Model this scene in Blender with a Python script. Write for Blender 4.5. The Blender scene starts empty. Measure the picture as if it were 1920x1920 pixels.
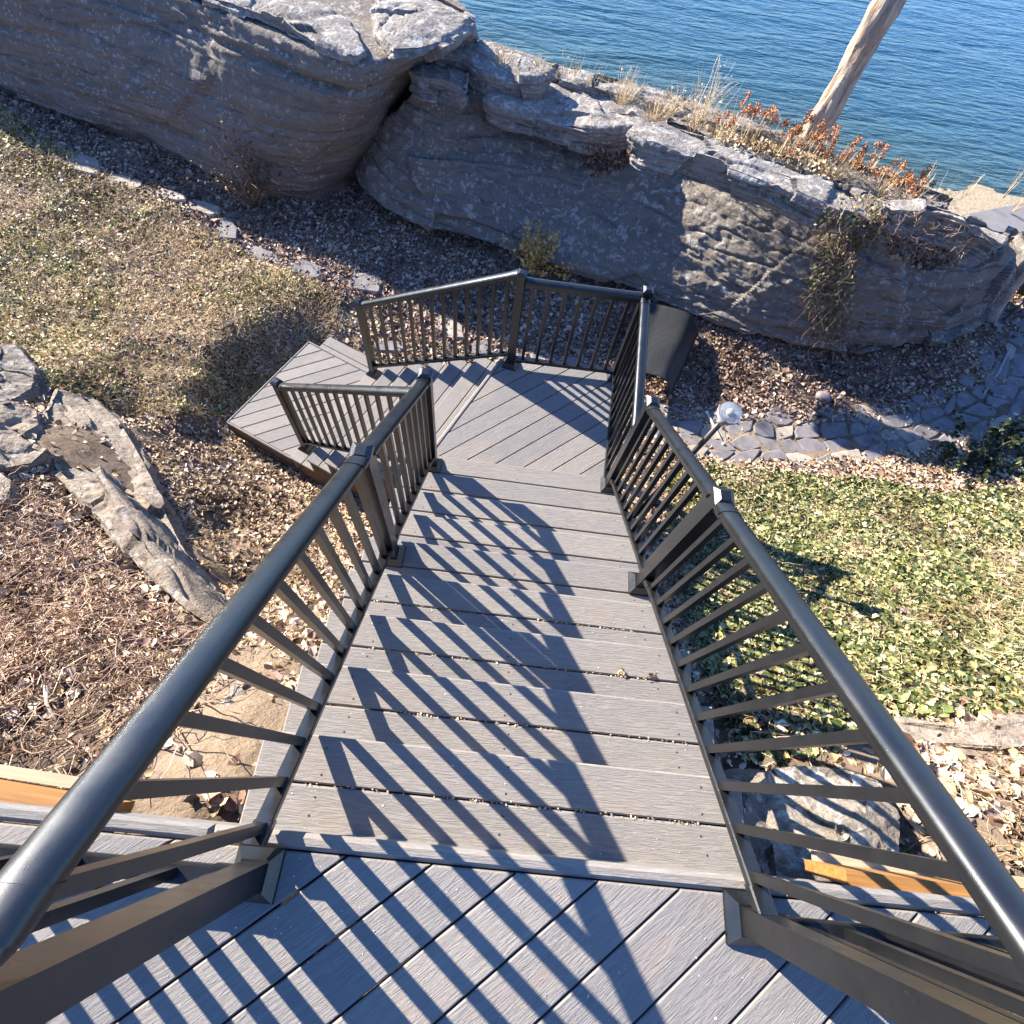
import bpy, math, random
import numpy as np
from mathutils import Vector, Matrix

random.seed(7)
rng = np.random.default_rng(11)
S = bpy.context.scene
COL = S.collection
R_ = math.radians

# ------------------------------------------------------------------ camera
CAMP = np.array([0.0, 0.18788650112349098, 1.7287775876369116])
CAMR = np.array([[0.9914498045728332, -0.12394883722905163, -0.04079179773014344],
                 [0.09321831009276685, 0.8915240725305177, -0.44327776253952655],
                 [0.0913106328744886, 0.43568510859124643, 0.8954556686268138]])
FPX = 1000.0
cd = bpy.data.cameras.new('camera'); cam = bpy.data.objects.new('camera', cd); COL.objects.link(cam)
M = Matrix([list(CAMR[i]) + [CAMP[i]] for i in range(3)] + [[0, 0, 0, 1]])
cam.matrix_world = M
cd.sensor_fit = 'HORIZONTAL'; cd.sensor_width = 36.0; cd.lens = 36.0 * FPX / 1920.0
cd.clip_start = 0.02; cd.clip_end = 2000.0
S.camera = cam

# ------------------------------------------------------------------ sun and sky
SUN_EL = R_(26.0)
SUN_AZ = R_(144.6)                      # direction towards the sun, counter-clockwise from +X
sdir = Vector((math.cos(SUN_EL) * math.cos(SUN_AZ), math.cos(SUN_EL) * math.sin(SUN_AZ), math.sin(SUN_EL)))
W = bpy.data.worlds.new('World'); S.world = W; W.use_nodes = True
wn = W.node_tree; bg = wn.nodes['Background']
sky = wn.nodes.new('ShaderNodeTexSky'); sky.sky_type = 'NISHITA'; sky.sun_disc = False
sky.sun_elevation = SUN_EL; sky.sun_rotation = math.pi / 2 - SUN_AZ
sky.air_density = 1.0; sky.dust_density = 0.0; sky.ozone_density = 5.0
tin = wn.nodes.new('ShaderNodeMix'); tin.data_type = 'RGBA'; tin.blend_type = 'MULTIPLY'; tin.inputs[0].default_value = 1.0
wn.links.new(sky.outputs[0], tin.inputs[6]); tin.inputs[7].default_value = (0.76, 0.89, 1.16, 1)   # cool white balance of the sky light
wn.links.new(tin.outputs[2], bg.inputs[0]); bg.inputs[1].default_value = 0.092
sl = bpy.data.lights.new('sun', 'SUN'); sl.energy = 5.0; sl.angle = R_(0.55); sl.color = (1.0, 0.92, 0.80)
so = bpy.data.objects.new('sun', sl); COL.objects.link(so)
so.rotation_euler = sdir.to_track_quat('Z', 'Y').to_euler()
S.view_settings.view_transform = 'Standard'; S.view_settings.look = 'None'
S.view_settings.exposure = 1.95; S.view_settings.gamma = 1.0
try: S.view_settings.use_curve_mapping = False
except Exception: pass
try:
    S.cycles.use_denoising = True
    S.cycles.max_bounces = 6; S.cycles.diffuse_bounces = 3; S.cycles.glossy_bounces = 3
    S.cycles.transmission_bounces = 6
except Exception: pass

# ------------------------------------------------------------------ measured sizes
G, RI = 0.25088, 0.18632                # run and rise of the upper flight
ZL = -10 * RI                           # lower landing
ZP = -17 * RI                           # platform at the foot
TH = R_(156.3)                          # direction of the lower flight
D2 = np.array([math.cos(TH), math.sin(TH)]); N2 = np.array([-D2[1], D2[0]])
def sn(s, n): p = D2 * s + N2 * n; return (float(p[0]), float(p[1]))
S0, G2 = 1.452, 0.2575

def ray(u, v):
    return CAMR @ np.array([(u - 960) / FPX, -(v - 960) / FPX, -1.0])
def at(u, v, z):
    """point of height z that the surveyed sight line (u, v) passes through"""
    d = ray(u, v); t = (z - CAMP[2]) / d[2]; return CAMP + t * d

# ------------------------------------------------------------------ noise
_perm = rng.permutation(256).astype(np.int64); _perm = np.concatenate([_perm, _perm])
_gr = rng.normal(size=(256, 3)); _gr /= np.linalg.norm(_gr, axis=1)[:, None]
def perlin(P):
    P = np.asarray(P, float); I = np.floor(P).astype(np.int64); F = P - I; I &= 255
    U = F * F * F * (F * (F * 6 - 15) + 10); out = 0
    for dx in (0, 1):
        wx = U[:, 0] if dx else 1 - U[:, 0]
        for dy in (0, 1):
            wy = U[:, 1] if dy else 1 - U[:, 1]
            for dz in (0, 1):
                wz = U[:, 2] if dz else 1 - U[:, 2]
                h = _perm[_perm[_perm[(I[:, 0] + dx) & 255] + ((I[:, 1] + dy) & 255)] + ((I[:, 2] + dz) & 255)]
                g = _gr[h]
                out = out + wx * wy * wz * (g[:, 0] * (F[:, 0] - dx) + g[:, 1] * (F[:, 1] - dy) + g[:, 2] * (F[:, 2] - dz))
    return out
def fbm(P, o=4, gain=0.5):
    a = 1.0; s = 0.0; P = np.asarray(P, float)
    for _ in range(o):
        s = s + a * perlin(P); P = P * 2.03 + 17.3; a *= gain
    return s

# ------------------------------------------------------------------ object helpers
def mesh_np(name, V, F, mat=None, smooth=False, mi=None):
    """V (n,3); F list of equal-length faces as array, or list of tuples"""
    me = bpy.data.meshes.new(name)
    V = np.asarray(V, np.float32)
    if isinstance(F, np.ndarray):
        k = F.shape[1]; nf = F.shape[0]
        me.vertices.add(len(V)); me.vertices.foreach_set('co', V.ravel())
        me.loops.add(nf * k); me.loops.foreach_set('vertex_index', F.ravel().astype(np.int32))
        me.polygons.add(nf); me.polygons.foreach_set('loop_start', np.arange(0, nf * k, k, dtype=np.int32))
        me.polygons.foreach_set('loop_total', np.full(nf, k, np.int32))
        me.update(calc_edges=True); me.validate()
    else:
        me.from_pydata([tuple(map(float, v)) for v in V], [], [tuple(f) for f in F]); me.update()
    mats = mat if isinstance(mat, (list, tuple)) else [mat]
    for m in mats:
        if m: me.materials.append(m)
    if mi is not None: me.polygons.foreach_set('material_index', np.asarray(mi, np.int32))
    if smooth: me.polygons.foreach_set('use_smooth', np.ones(len(me.polygons), bool))
    return me
def add(name, me, parent=None, loc=(0, 0, 0), rot=(0, 0, 0)):
    o = bpy.data.objects.new(name, me); COL.objects.link(o)
    o.location = loc; o.rotation_euler = rot
    if parent is not None: o.parent = parent
    return o
def tag(o, label=None, cat=None, group=None, kind=None):
    if label: o['label'] = label
    if cat: o['category'] = cat
    if group: o['group'] = group
    if kind: o['kind'] = kind
    return o
def thing(name, label, cat, loc=(0, 0, 0), group=None):
    return tag(add(name, None, None, loc), label, cat, group)
def at_world(o, parent):
    """keep o where it is in the world although parented"""
    o.parent = parent; o.location = Vector(o.location) - Vector(parent.location)
    return o

def inset(poly, d):
    n = len(poly); out = []
    for i in range(n):
        p0 = np.array(poly[i - 1]); p1 = np.array(poly[i]); p2 = np.array(poly[(i + 1) % n])
        a = p1 - p0; b = p2 - p1; a = a / (np.hypot(*a) + 1e-9); b = b / (np.hypot(*b) + 1e-9)
        na = np.array([-a[1], a[0]]); nb = np.array([-b[1], b[0]])
        m = na + nb; q = 1 + na @ nb
        out.append(p1 + m * d / max(q, 0.25))
    return [tuple(x) for x in out]
def ccw(poly):
    a = sum(poly[i - 1][0] * poly[i][1] - poly[i][0] * poly[i - 1][1] for i in range(len(poly)))
    return list(poly) if a > 0 else list(poly)[::-1]
def prism(poly, z0, z1, bev=0.004):
    poly = ccw(poly); n = len(poly)
    rings = [[(x, y, z0) for x, y in poly], [(x, y, z1 - bev) for x, y in poly], [(x, y, z1) for x, y in inset(poly, bev)]]
    if bev <= 0: rings = [rings[0], [(x, y, z1) for x, y in poly]]
    V = [v for r in rings for v in r]; F = []
    for k in range(len(rings) - 1):
        for i in range(n):
            j = (i + 1) % n; F.append((k * n + i, k * n + j, (k + 1) * n + j, (k + 1) * n + i))
    F.append(tuple(range(n))[::-1]); F.append(tuple((len(rings) - 1) * n + i for i in range(n)))
    return V, F
def clip(poly, n, c):
    """keep the side n.p <= c"""
    out = []
    for i in range(len(poly)):
        a, b = np.array(poly[i - 1]), np.array(poly[i]); fa, fb = a @ n - c, b @ n - c
        if fa <= 0: out.append(tuple(a))
        if (fa <= 0) != (fb <= 0):
            t = fa / (fa - fb); out.append(tuple(a + t * (b - a)))
    return out
def board(poly, ang, z0, z1, mat, parent, name='board', bev=0.004):
    """deck board: polygon in world XY, grain along ang"""
    cx = sum(p[0] for p in poly) / len(poly); cy = sum(p[1] for p in poly) / len(poly)
    c, s = math.cos(-ang), math.sin(-ang)
    lp = [((x - cx) * c - (y - cy) * s, (x - cx) * s + (y - cy) * c) for x, y in poly]
    V, F = prism(lp, z0 - z1, 0, bev)
    o = add(name, mesh_np(name, V, F, mat), None, (cx, cy, z1), (0, 0, ang))
    return at_world(o, parent)
def rect(cx, cy, dx, dy, ang=0):
    c, s = math.cos(ang), math.sin(ang)
    return [(cx + x * c - y * s, cy + x * s + y * c) for x, y in ((-dx, -dy), (dx, -dy), (dx, dy), (-dx, dy))]
def quad_pt(a, b, w0, w1):
    """strip polygon between a,b (2d) from lateral offset w0 to w1"""
    a = np.array(a, float); b = np.array(b, float); d = b - a; d /= np.hypot(*d); n = np.array([-d[1], d[0]])
    return [tuple(a + n * w0), tuple(b + n * w0), tuple(b + n * w1), tuple(a + n * w1)]
def sweep(A, B, sec):
    """closed section [(lateral, up)] swept from A to B with plumb ends"""
    A = np.array(A, float); B = np.array(B, float); d = (B - A)[:2]; d /= np.hypot(*d)
    lat = np.array([d[1], -d[0], 0]); up = np.array([0, 0, 1.0])
    n = len(sec); V = [A + lat * l + up * u for l, u in sec] + [B + lat * l + up * u for l, u in sec]
    F = [(i, (i + 1) % n, n + (i + 1) % n, n + i) for i in range(n)] + [tuple(range(n))[::-1], tuple(range(n, 2 * n))]
    return V, F
def join(parts):
    V = []; F = []
    for v, f in parts:
        k = len(V); V += [tuple(x) for x in v]; F += [tuple(i + k for i in q) for q in f]
    return V, F
def boxvf(x0, x1, y0, y1, z0, z1):
    V = [(x0, y0, z0), (x1, y0, z0), (x1, y1, z0), (x0, y1, z0), (x0, y0, z1), (x1, y0, z1), (x1, y1, z1), (x0, y1, z1)]
    return V, [(3, 2, 1, 0), (4, 5, 6, 7), (0, 1, 5, 4), (1, 2, 6, 5), (2, 3, 7, 6), (3, 0, 4, 7)]
def lathe(prof, n=16):
    V = []; F = []
    for r, z in prof:
        for i in range(n):
            a = 2 * math.pi * i / n; V.append((r * math.cos(a), r * math.sin(a), z))
    for k in range(len(prof) - 1):
        for i in range(n):
            j = (i + 1) % n; F.append((k * n + i, k * n + j, (k + 1) * n + j, (k + 1) * n + i))
    F.append(tuple(range(n))[::-1]); F.append(tuple((len(prof) - 1) * n + i for i in range(n)))
    return V, F
def tube(pts, rad, n=6):
    """bent tapering tube through pts"""
    pts = np.array(pts, float); rad = np.atleast_1d(rad) * np.ones(len(pts)); V = []; F = []
    for k in range(len(pts)):
        t = pts[min(k + 1, len(pts) - 1)] - pts[max(k - 1, 0)]; t /= np.linalg.norm(t) + 1e-9
        a = np.cross(t, (0.31, 0.17, 0.93) if abs(t[2]) < 0.9 else (1, 0.1, 0)); a /= np.linalg.norm(a); b = np.cross(t, a)
        for i in range(n):
            w = 2 * math.pi * i / n; V.append(pts[k] + rad[k] * (math.cos(w) * a + math.sin(w) * b))
    for k in range(len(pts) - 1):
        for i in range(n):
            j = (i + 1) % n; F.append((k * n + i, k * n + j, (k + 1) * n + j, (k + 1) * n + i))
    F.append(tuple(range(n))[::-1]); F.append(tuple((len(pts) - 1) * n + i for i in range(n)))
    return [tuple(v) for v in V], F

# ------------------------------------------------------------------ materials
class NT:
    def __init__(s, name):
        s.m = bpy.data.materials.new(name); s.m.use_nodes = True; s.t = s.m.node_tree
        s.b = s.t.nodes['Principled BSDF']
    def n(s, typ, **kw):
        x = s.t.nodes.new(typ)
        for k, v in kw.items():
            if k.startswith('i_'): x.inputs[k[2:].replace('_', ' ')].default_value = v
            else: setattr(x, k, v)
        return x
    def l(s, a, b): s.t.links.new(a, b)
    def coord(s, kind='Object', scale=(1, 1, 1), rot=(0, 0, 0), jitter=False):
        tc = s.n('ShaderNodeTexCoord'); mp = s.n('ShaderNodeMapping')
        mp.inputs['Scale'].default_value = scale; mp.inputs['Rotation'].default_value = rot
        s.l(tc.outputs[kind], mp.inputs[0])
        if jitter:
            oi = s.n('ShaderNodeObjectInfo'); mu = s.n('ShaderNodeVectorMath', operation='SCALE')
            mu.inputs[0].default_value = (37, 61, 23); s.l(oi.outputs['Random'], mu.inputs['Scale']); s.l(mu.outputs[0], mp.inputs['Location'])
        return mp.outputs[0]
    def noise(s, vec, sc, det=4, rough=0.55, dist=0.0):
        x = s.n('ShaderNodeTexNoise'); x.inputs['Scale'].default_value = sc; x.inputs['Detail'].default_value = det
        x.inputs['Roughness'].default_value = rough; x.inputs['Distortion'].default_value = dist; s.l(vec, x.inputs['Vector']); return x.outputs['Fac']
    def ramp(s, fac, stops, interp='LINEAR'):
        r = s.n('ShaderNodeValToRGB'); e = r.color_ramp; e.interpolation = interp
        while len(e.elements) < len(stops): e.elements.new(0.5)
        for el, (p, c) in zip(e.elements, stops): el.position = p; el.color = (c + (1,)) if len(c) == 3 else c
        s.l(fac, r.inputs[0]); return r.outputs[0]
    def mix(s, fac, a, b, mode='MIX'):
        x = s.n('ShaderNodeMix', data_type='RGBA', blend_type=mode)
        for sock, v in ((x.inputs[0], fac), (x.inputs[6], a), (x.inputs[7], b)):
            if isinstance(v, (int, float)): sock.default_value = v
            elif isinstance(v, tuple): sock.default_value = v + (1,)
            else: s.l(v, sock)
        return x.outputs[2]
    def math(s, op, a, b=None):
        x = s.n('ShaderNodeMath', operation=op)
        for i, v in enumerate((a, b)):
            if v is None: continue
            if isinstance(v, (int, float)): x.inputs[i].default_value = v
            else: s.l(v, x.inputs[i])
        return x.outputs[0]
    def bump(s, h, strength, dist, prev=None):
        x = s.n('ShaderNodeBump'); x.inputs['Strength'].default_value = strength; x.inputs['Distance'].default_value = dist
        s.l(h, x.inputs['Height'])
        if prev is not None: s.l(prev, x.inputs['Normal'])
        return x.outputs[0]
    def out(s, col=None, rough=None, nor=None, **kw):
        for nm, v in (('Base Color', col), ('Roughness', rough), ('Normal', nor)):
            if v is None: continue
            if isinstance(v, (int, float)): s.b.inputs[nm].default_value = v
            elif isinstance(v, tuple): s.b.inputs[nm].default_value = v + (1,)
            else: s.l(v, s.b.inputs[nm])
        for k, v in kw.items(): s.b.inputs[k.replace('_', ' ')].default_value = v
        return s.m

def m_deck():
    t = NT('composite_deck')
    v = t.coord(scale=(1.6, 18, 18), jitter=True)
    g = t.noise(v, 9, 5, 0.66, 0.9)
    v2 = t.coord(scale=(2, 5, 5), jitter=True)
    pat = t.noise(v2, 1.6, 3)
    oi = t.n('ShaderNodeObjectInfo')
    base = t.ramp(g, [(0.28, (0.166, 0.156, 0.147)), (0.5, (0.208, 0.195, 0.183)), (0.75, (0.258, 0.241, 0.225))])
    tint = t.ramp(oi.outputs['Random'], [(0.0, (0.84, 0.84, 0.86)), (0.5, (1, 0.98, 0.95)), (1, (1.12, 1.07, 1.01))])
    c = t.mix(1.0, base, tint, 'MULTIPLY')
    dirt = t.ramp(pat, [(0.52, (0, 0, 0)), (0.75, (1, 1, 1))])
    c = t.mix(t.math('MULTIPLY', dirt, 0.5), c, (0.27, 0.212, 0.168))
    v3 = t.coord(kind='Object', jitter=True)
    vo = t.n('ShaderNodeTexVoronoi'); vo.inputs['Scale'].default_value = 75; t.l(v3, vo.inputs['Vector'])
    sp = t.math('LESS_THAN', vo.outputs['Distance'], 0.10)
    gate = t.math('GREATER_THAN', t.noise(v3, 22, 2), 0.56)
    c = t.mix(t.math('MULTIPLY', sp, gate), c, (0.42, 0.40, 0.37))
    h = t.ramp(g, [(0.35, (0, 0, 0)), (0.6, (1, 1, 1))])
    nb = t.bump(h, 0.55, 0.0028)
    return t.out(c, 0.72, nb, Specular_IOR_Level=0.25)
def m_metal():
    t = NT('powder_coated_aluminium')
    v = t.coord(kind='Object')
    n1 = t.noise(v, 900, 2); n2 = t.noise(v, 14, 4)
    c = t.ramp(n2, [(0.3, (0.0062, 0.0064, 0.0068)), (0.7, (0.0098, 0.0099, 0.0102))])
    scf = t.ramp(t.noise(v, 45, 5, 0.75, 1.0), [(0.64, (0, 0, 0)), (0.72, (1, 1, 1))])
    c = t.mix(t.math('MULTIPLY', scf, 0.30), c, (0.07, 0.066, 0.062))
    r = t.ramp(n2, [(0.3, (0.26, 0.26, 0.26)), (0.7, (0.36, 0.36, 0.36))])
    return t.out(c, r, t.bump(n1, 0.25, 0.0006), Metallic=0.0, Specular_IOR_Level=0.62, IOR=1.5)
def m_plain(name, c, rough=0.8, var=0.25, sc=20, bump=0.2, bd=0.003):
    t = NT(name); v = t.coord(jitter=True); n = t.noise(v, sc, 5)
    lo = tuple(x * (1 - var) for x in c); hi = tuple(x * (1 + var) for x in c)
    return t.out(t.ramp(n, [(0.3, lo), (0.7, hi)]), rough, t.bump(n, bump, bd))
def m_lumber(name, c1, c2):
    t = NT(name); v = t.coord(scale=(1, 18, 18)); n = t.noise(v, 4, 5, 0.6, 0.4)
    return t.out(t.ramp(n, [(0.3, c1), (0.7, c2)]), 0.7, t.bump(n, 0.3, 0.002))
def m_rock(name='sandstone', lich=0.5, tone=1.0, tint=(1, 1, 1), band=7):
    t = NT(name)
    v = t.coord(kind='Object'); vs = t.coord(kind='Object', scale=(0.7, 0.7, band) if band > 2 else (2.4, 2.4, 2.4), rot=(0.06, 0.04, 0))
    a = t.noise(vs, 1.6, 6, 0.62, 0.6); b = t.noise(v, 3.2, 7, 0.68); c0 = t.noise(v, 28, 6, 0.7)
    col = t.ramp(a, [(0.25, (0.115 * tone, 0.103 * tone, 0.092 * tone)), (0.5, (0.205 * tone, 0.185 * tone, 0.165 * tone)), (0.72, (0.29 * tone, 0.262 * tone, 0.228 * tone))])
    col = t.mix(t.ramp(b, [(0.35, (0, 0, 0)), (0.7, (1, 1, 1))]), col, (0.235 * tone, 0.205 * tone, 0.175 * tone))
    col = t.mix(t.ramp(c0, [(0.5, (0, 0, 0)), (0.66, (0.6, 0.6, 0.6))]), col, (0.095, 0.088, 0.08))
    col = t.mix(1.0, col, tint, 'MULTIPLY')
    # lichen and pale weathering, mostly where the stone faces up
    geo = t.n('ShaderNodeNewGeometry'); sp = t.n('ShaderNodeSeparateXYZ'); t.l(geo.outputs['Normal'], sp.inputs[0])
    upm = t.ramp(sp.outputs['Z'], [(0.25, (0.10, 0.10, 0.10)), (0.75, (1, 1, 1))])
    vo = t.noise(v, 9, 5, 0.65, 0.8)
    spots = t.ramp(vo, [(0.56 - 0.05 * lich, (0, 0, 0)), (0.64 - 0.05 * lich, (1, 1, 1))])
    col = t.mix(t.math('MULTIPLY', t.math('MULTIPLY', spots, upm), min(1.0, 0.5 + 0.5 * lich)), col, (0.43, 0.41, 0.365))
    wh = t.n('ShaderNodeTexVoronoi'); wh.inputs['Scale'].default_value = 16; t.l(t.coord(kind='Object'), wh.inputs['Vector'])
    dots = t.math('MULTIPLY', t.math('LESS_THAN', wh.outputs['Distance'], 0.24), t.math('GREATER_THAN', t.noise(v, 2.2, 3), 0.54))
    col = t.mix(t.math('MULTIPLY', dots, 0.55), col, (0.42, 0.41, 0.40))
    n1 = t.bump(a, 0.65, 0.06); n2 = t.bump(b, 0.8, 0.05, n1); n3 = t.bump(c0, 1.0, 0.022, n2)
    return t.out(col, 0.92, n3, Specular_IOR_Level=0.2)
def m_leaf(name, stops, rough=0.65, trans=0.0, jit=True):
    t = NT(name); g = t.n('ShaderNodeNewGeometry')
    c = t.ramp(g.outputs['Random Per Island'], stops)
    v = t.coord(kind='Object'); n = t.noise(v, 130, 3)
    v9 = t.noise(v, 1.1, 4, 0.6, 0.6); c = t.mix(1.0, c, t.ramp(v9, [(.33, (.60, .54, .46)), (.5, (.98, .96, .92)), (.68, (1.25, 1.22, 1.12))]), 'MULTIPLY')
    c = t.mix(0.35, c, t.mix(1.0, c, t.ramp(n, [(0.3, (0.55, 0.55, 0.55)), (0.7, (1.3, 1.3, 1.3))]), 'MULTIPLY'))
    return t.out(c, rough, None, Specular_IOR_Level=0.35)
def m_soil():
    t = NT('soil'); v = t.coord(kind='Object')
    a = t.noise(v, 1.1, 6, 0.6); b = t.noise(v, 14, 7, 0.7); c = t.noise(v, 60, 4, 0.7)
    col = t.ramp(a, [(0.3, (0.15, 0.108, 0.075)), (0.55, (0.23, 0.17, 0.12)), (0.75, (0.33, 0.255, 0.18))])
    col = t.mix(t.ramp(b, [(0.45, (0, 0, 0)), (0.7, (0.8, 0.8, 0.8))]), col, (0.075, 0.056, 0.042))
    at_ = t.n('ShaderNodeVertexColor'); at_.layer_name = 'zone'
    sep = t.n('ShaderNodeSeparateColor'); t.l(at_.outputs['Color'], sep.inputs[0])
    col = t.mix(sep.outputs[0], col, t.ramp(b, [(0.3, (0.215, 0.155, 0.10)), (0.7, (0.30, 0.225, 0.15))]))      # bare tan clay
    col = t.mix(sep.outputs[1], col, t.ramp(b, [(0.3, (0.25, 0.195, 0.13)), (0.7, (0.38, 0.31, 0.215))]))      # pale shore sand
    col = t.mix(sep.outputs[2], col, t.ramp(b, [(0.3, (0.045, 0.034, 0.026)), (0.7, (0.09, 0.065, 0.05))]))   # dark humus, and shade painted into the soil colour
    return t.out(col, 0.95, t.bump(c, 0.6, 0.01, t.bump(b, 0.8, 0.04)), Specular_IOR_Level=0.15)
def m_water():
    t = NT('lake_water'); tc = t.n('ShaderNodeTexCoord'); sp = t.n('ShaderNodeSeparateXYZ'); t.l(tc.outputs['Object'], sp.inputs[0])
    # distance from the shore line (shallows look greener and browner)
    ds = t.math('ADD', t.math('MULTIPLY', sp.outputs['X'], 0.20), t.math('MULTIPLY', sp.outputs['Y'], 0.98))
    ds = t.math('ADD', ds, t.math('MULTIPLY', t.noise(t.coord(kind='Object'), 0.25, 3), 1.2))
    mr = t.n('ShaderNodeMapRange'); mr.inputs[1].default_value = 13.6; mr.inputs[2].default_value = 40; t.l(ds, mr.inputs[0])
    col = t.ramp(mr.outputs[0], [(0.0, (0.09, 0.078, 0.045)), (0.045, (0.034, 0.062, 0.052)), (0.16, (0.020, 0.066, 0.096)), (0.45, (0.024, 0.088, 0.158)), (1.0, (0.036, 0.118, 0.235))])
    v1 = t.coord(kind='Object', scale=(0.30, 1.25, 1), rot=(0, 0, R_(-14))); v2 = t.coord(kind='Object', scale=(0.7, 2.2, 1), rot=(0, 0, R_(9)))
    a = t.noise(v1, 1.5, 3, 0.5, 0.6); b = t.noise(v2, 3.0, 3, 0.5, 0.6)
    h = t.math('ADD', a, t.math('MULTIPLY', b, 0.45))
    t.b.inputs['IOR'].default_value = 1.33
    return t.out(col, 0.18, t.bump(h, 1.0, 0.15), Specular_IOR_Level=0.45)
DECK = m_deck(); METAL = m_metal()
LUM = m_lumber('treated_lumber', (0.22, 0.095, 0.02), (0.36, 0.175, 0.05)); LUMP = m_lumber('pale_lumber', (0.30, 0.23, 0.15), (0.42, 0.34, 0.23))
LUMB = m_lumber('brown_lumber', (0.055, 0.035, 0.026), (0.10, 0.065, 0.045))
ROCK = m_rock('sandstone', 0.4, 0.82, (1.03, .99, .94)); ROCKP = m_rock('pale_sandstone', 0.8, 1.12); ROCKT = m_rock('tan_limestone', 0.0, 1.12, (1.06, .97, .86), 1)
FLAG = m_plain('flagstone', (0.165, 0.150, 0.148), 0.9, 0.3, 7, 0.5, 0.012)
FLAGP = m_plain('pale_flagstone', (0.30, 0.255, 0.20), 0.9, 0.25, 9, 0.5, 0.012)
SOIL = m_soil()

# ------------------------------------------------------------------ terrain
CTL = [  # surveyed (u, v, height)
 (0,170,-3.35),(300,270,-3.35),(430,340,-3.38),(560,370,-3.4),(700,370,-3.42),(900,440,-3.42),(1180,530,-3.4),(1580,650,-3.4),(1850,600,-3.45),
 (700,530,-3.42),(1000,640,-3.45),(1300,830,-3.38),(1500,860,-3.38),(1900,700,-3.42),(1300,720,-3.45),(1600,760,-3.38),(155,312,-3.32),(470,475,-3.42),
 (0,400,-3.15),(200,500,-3.22),(400,560,-3.3),(100,640,-3.05),(330,690,-3.2),(600,600,-3.45),(640,620,-3.5),(440,715,-3.52),(500,662,-3.50),(540,640,-3.48),(405,765,-3.52),(365,705,-3.12),(405,640,-3.17),(480,605,-3.22),(340,760,-3.05),(540,585,-3.25),
 (60,860,-1.92),(120,900,-1.98),(170,950,-1.86),(230,1030,-1.62),(290,1100,-1.48),(350,1150,-1.42),(60,800,-2.08),(10,700,-2.42),(110,722,-2.62),(270,800,-2.72),(330,920,-2.50),(395,1040,-2.22),(455,1150,-1.70),
 (415,800,-3.42),(500,870,-3.40),(600,930,-3.3),(560,960,-3.15),(250,790,-3.05),(360,830,-3.2),(430,900,-3.1),(420,1000,-2.75),(520,1020,-2.6),(450,1100,-2.3),
 (560,1120,-1.9),(50,960,-1.72),(180,1100,-1.35),(60,1150,-1.45),(200,1300,-1.0),(60,1400,-0.85),(100,1450,-0.6),(430,1350,-0.60),(330,1450,-0.45),(480,1290,-0.85),(500,1200,-1.25),
 (430,1480,-0.38),(590,1200,-1.3),(640,1100,-1.9),(-150,1300,-0.9),(-200,1000,-1.8),(-200,700,-2.8),(-200,450,-3.05),
 (1300,1350,-1.5),(1320,1420,-1.2),(1500,1640,-0.95),(1500,1540,-1.05),(1620,1600,-0.75),(1700,1450,-0.55),(1900,1620,-0.35),(1900,1380,-0.75),(1650,1350,-1.05),(1420,1250,-1.75),
 (1900,1150,-1.7),(1700,1130,-1.9),(1500,1030,-2.55),(1350,930,-3.1),(1700,970,-2.9),(1900,900,-3.1),(1250,1010,-2.75),(1300,1150,-2.2),(2100,1200,-1.4),(2100,900,-2.9),
 (1650,880,-3.3),(1850,850,-3.3),(2100,700,-3.4),
]
CTW = [ (0.2,2.8,-3.25),(0.2,2.0,-2.75),(0.2,1.2,-2.0),(.2,.5,-1.3),(.2,-.5,-0.9),(-2,-1,-0.5),(2,-1,-0.5),(-4,-1,-0.4),(4.5,-1,-0.3),(0.2,3.8,-3.4),
 (-3,10.2,-3.9),(0,10.0,-4.2),(-6,11,-3.9),(2.4,8.3,-2.25),(3.4,7.95,-2.1),(4.4,7.75,-2.15),(5.2,7.9,-2.4),(2.6,9.6,-3.8),(4,9.4,-3.6),(5.4,9.3,-3.6),
 (1.0,8.6,-2.6),(6.6,8.6,-3.4),(7.6,7.6,-3.5),(9,7,-3.4),(9,5,-3.2),(8,9.5,-4.0),(9.5,9.5,-4.2),(12,9,-4.2),(7,11.0,-4.75),(9,12.0,-4.85),(11.5,12.0,-4.9),(6.5,12.0,-4.97),(8,13.2,-5.05),(10.5,13.8,-5.05),
 (3,12.0,-5.3),(0,12.2,-5.4),(-4,13,-5.4),(-9,14,-5.4),(-10,11,-3.8),(-11,8,-3.1),(14,13.6,-5.0),(8,16,-5.6),(12,17,-5.7),(0,15,-6),(-10,17,-6),(20,15,-5.5),(16,6,-3),(16,0,-1),(-14,2,-1.5) ]
P0 = np.array([at(u, v, z) for u, v, z in CTL] + [list(map(float, c)) for c in CTW])
def _kern(d): return d
_A = _kern(np.linalg.norm(P0[:, None, :2] - P0[None, :, :2], axis=2)) - 0.03 * np.eye(len(P0))
NP0 = len(P0); _B = np.zeros((NP0 + 1, NP0 + 1)); _B[:NP0, :NP0] = _A; _B[:NP0, NP0] = 1; _B[NP0, :NP0] = 1
_w = np.linalg.solve(_B, np.append(P0[:, 2], 0))
def hsmooth(XY):
    XY = np.asarray(XY, float); out = np.empty(len(XY))
    for i in range(0, len(XY), 20000):
        q = XY[i:i + 20000]; out[i:i + 20000] = np.linalg.norm(q[:, None] - P0[None, :, :2], axis=2) @ _w[:NP0] + _w[NP0]
    return out
def hgt(XY):
    XY = np.asarray(XY, float); z = hsmooth(XY)
    P = np.c_[XY, np.zeros(len(XY))]
    return z + 0.05 * fbm(P * 1.3, 3) + 0.022 * fbm(P * 6.0 + 5, 3)
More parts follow.
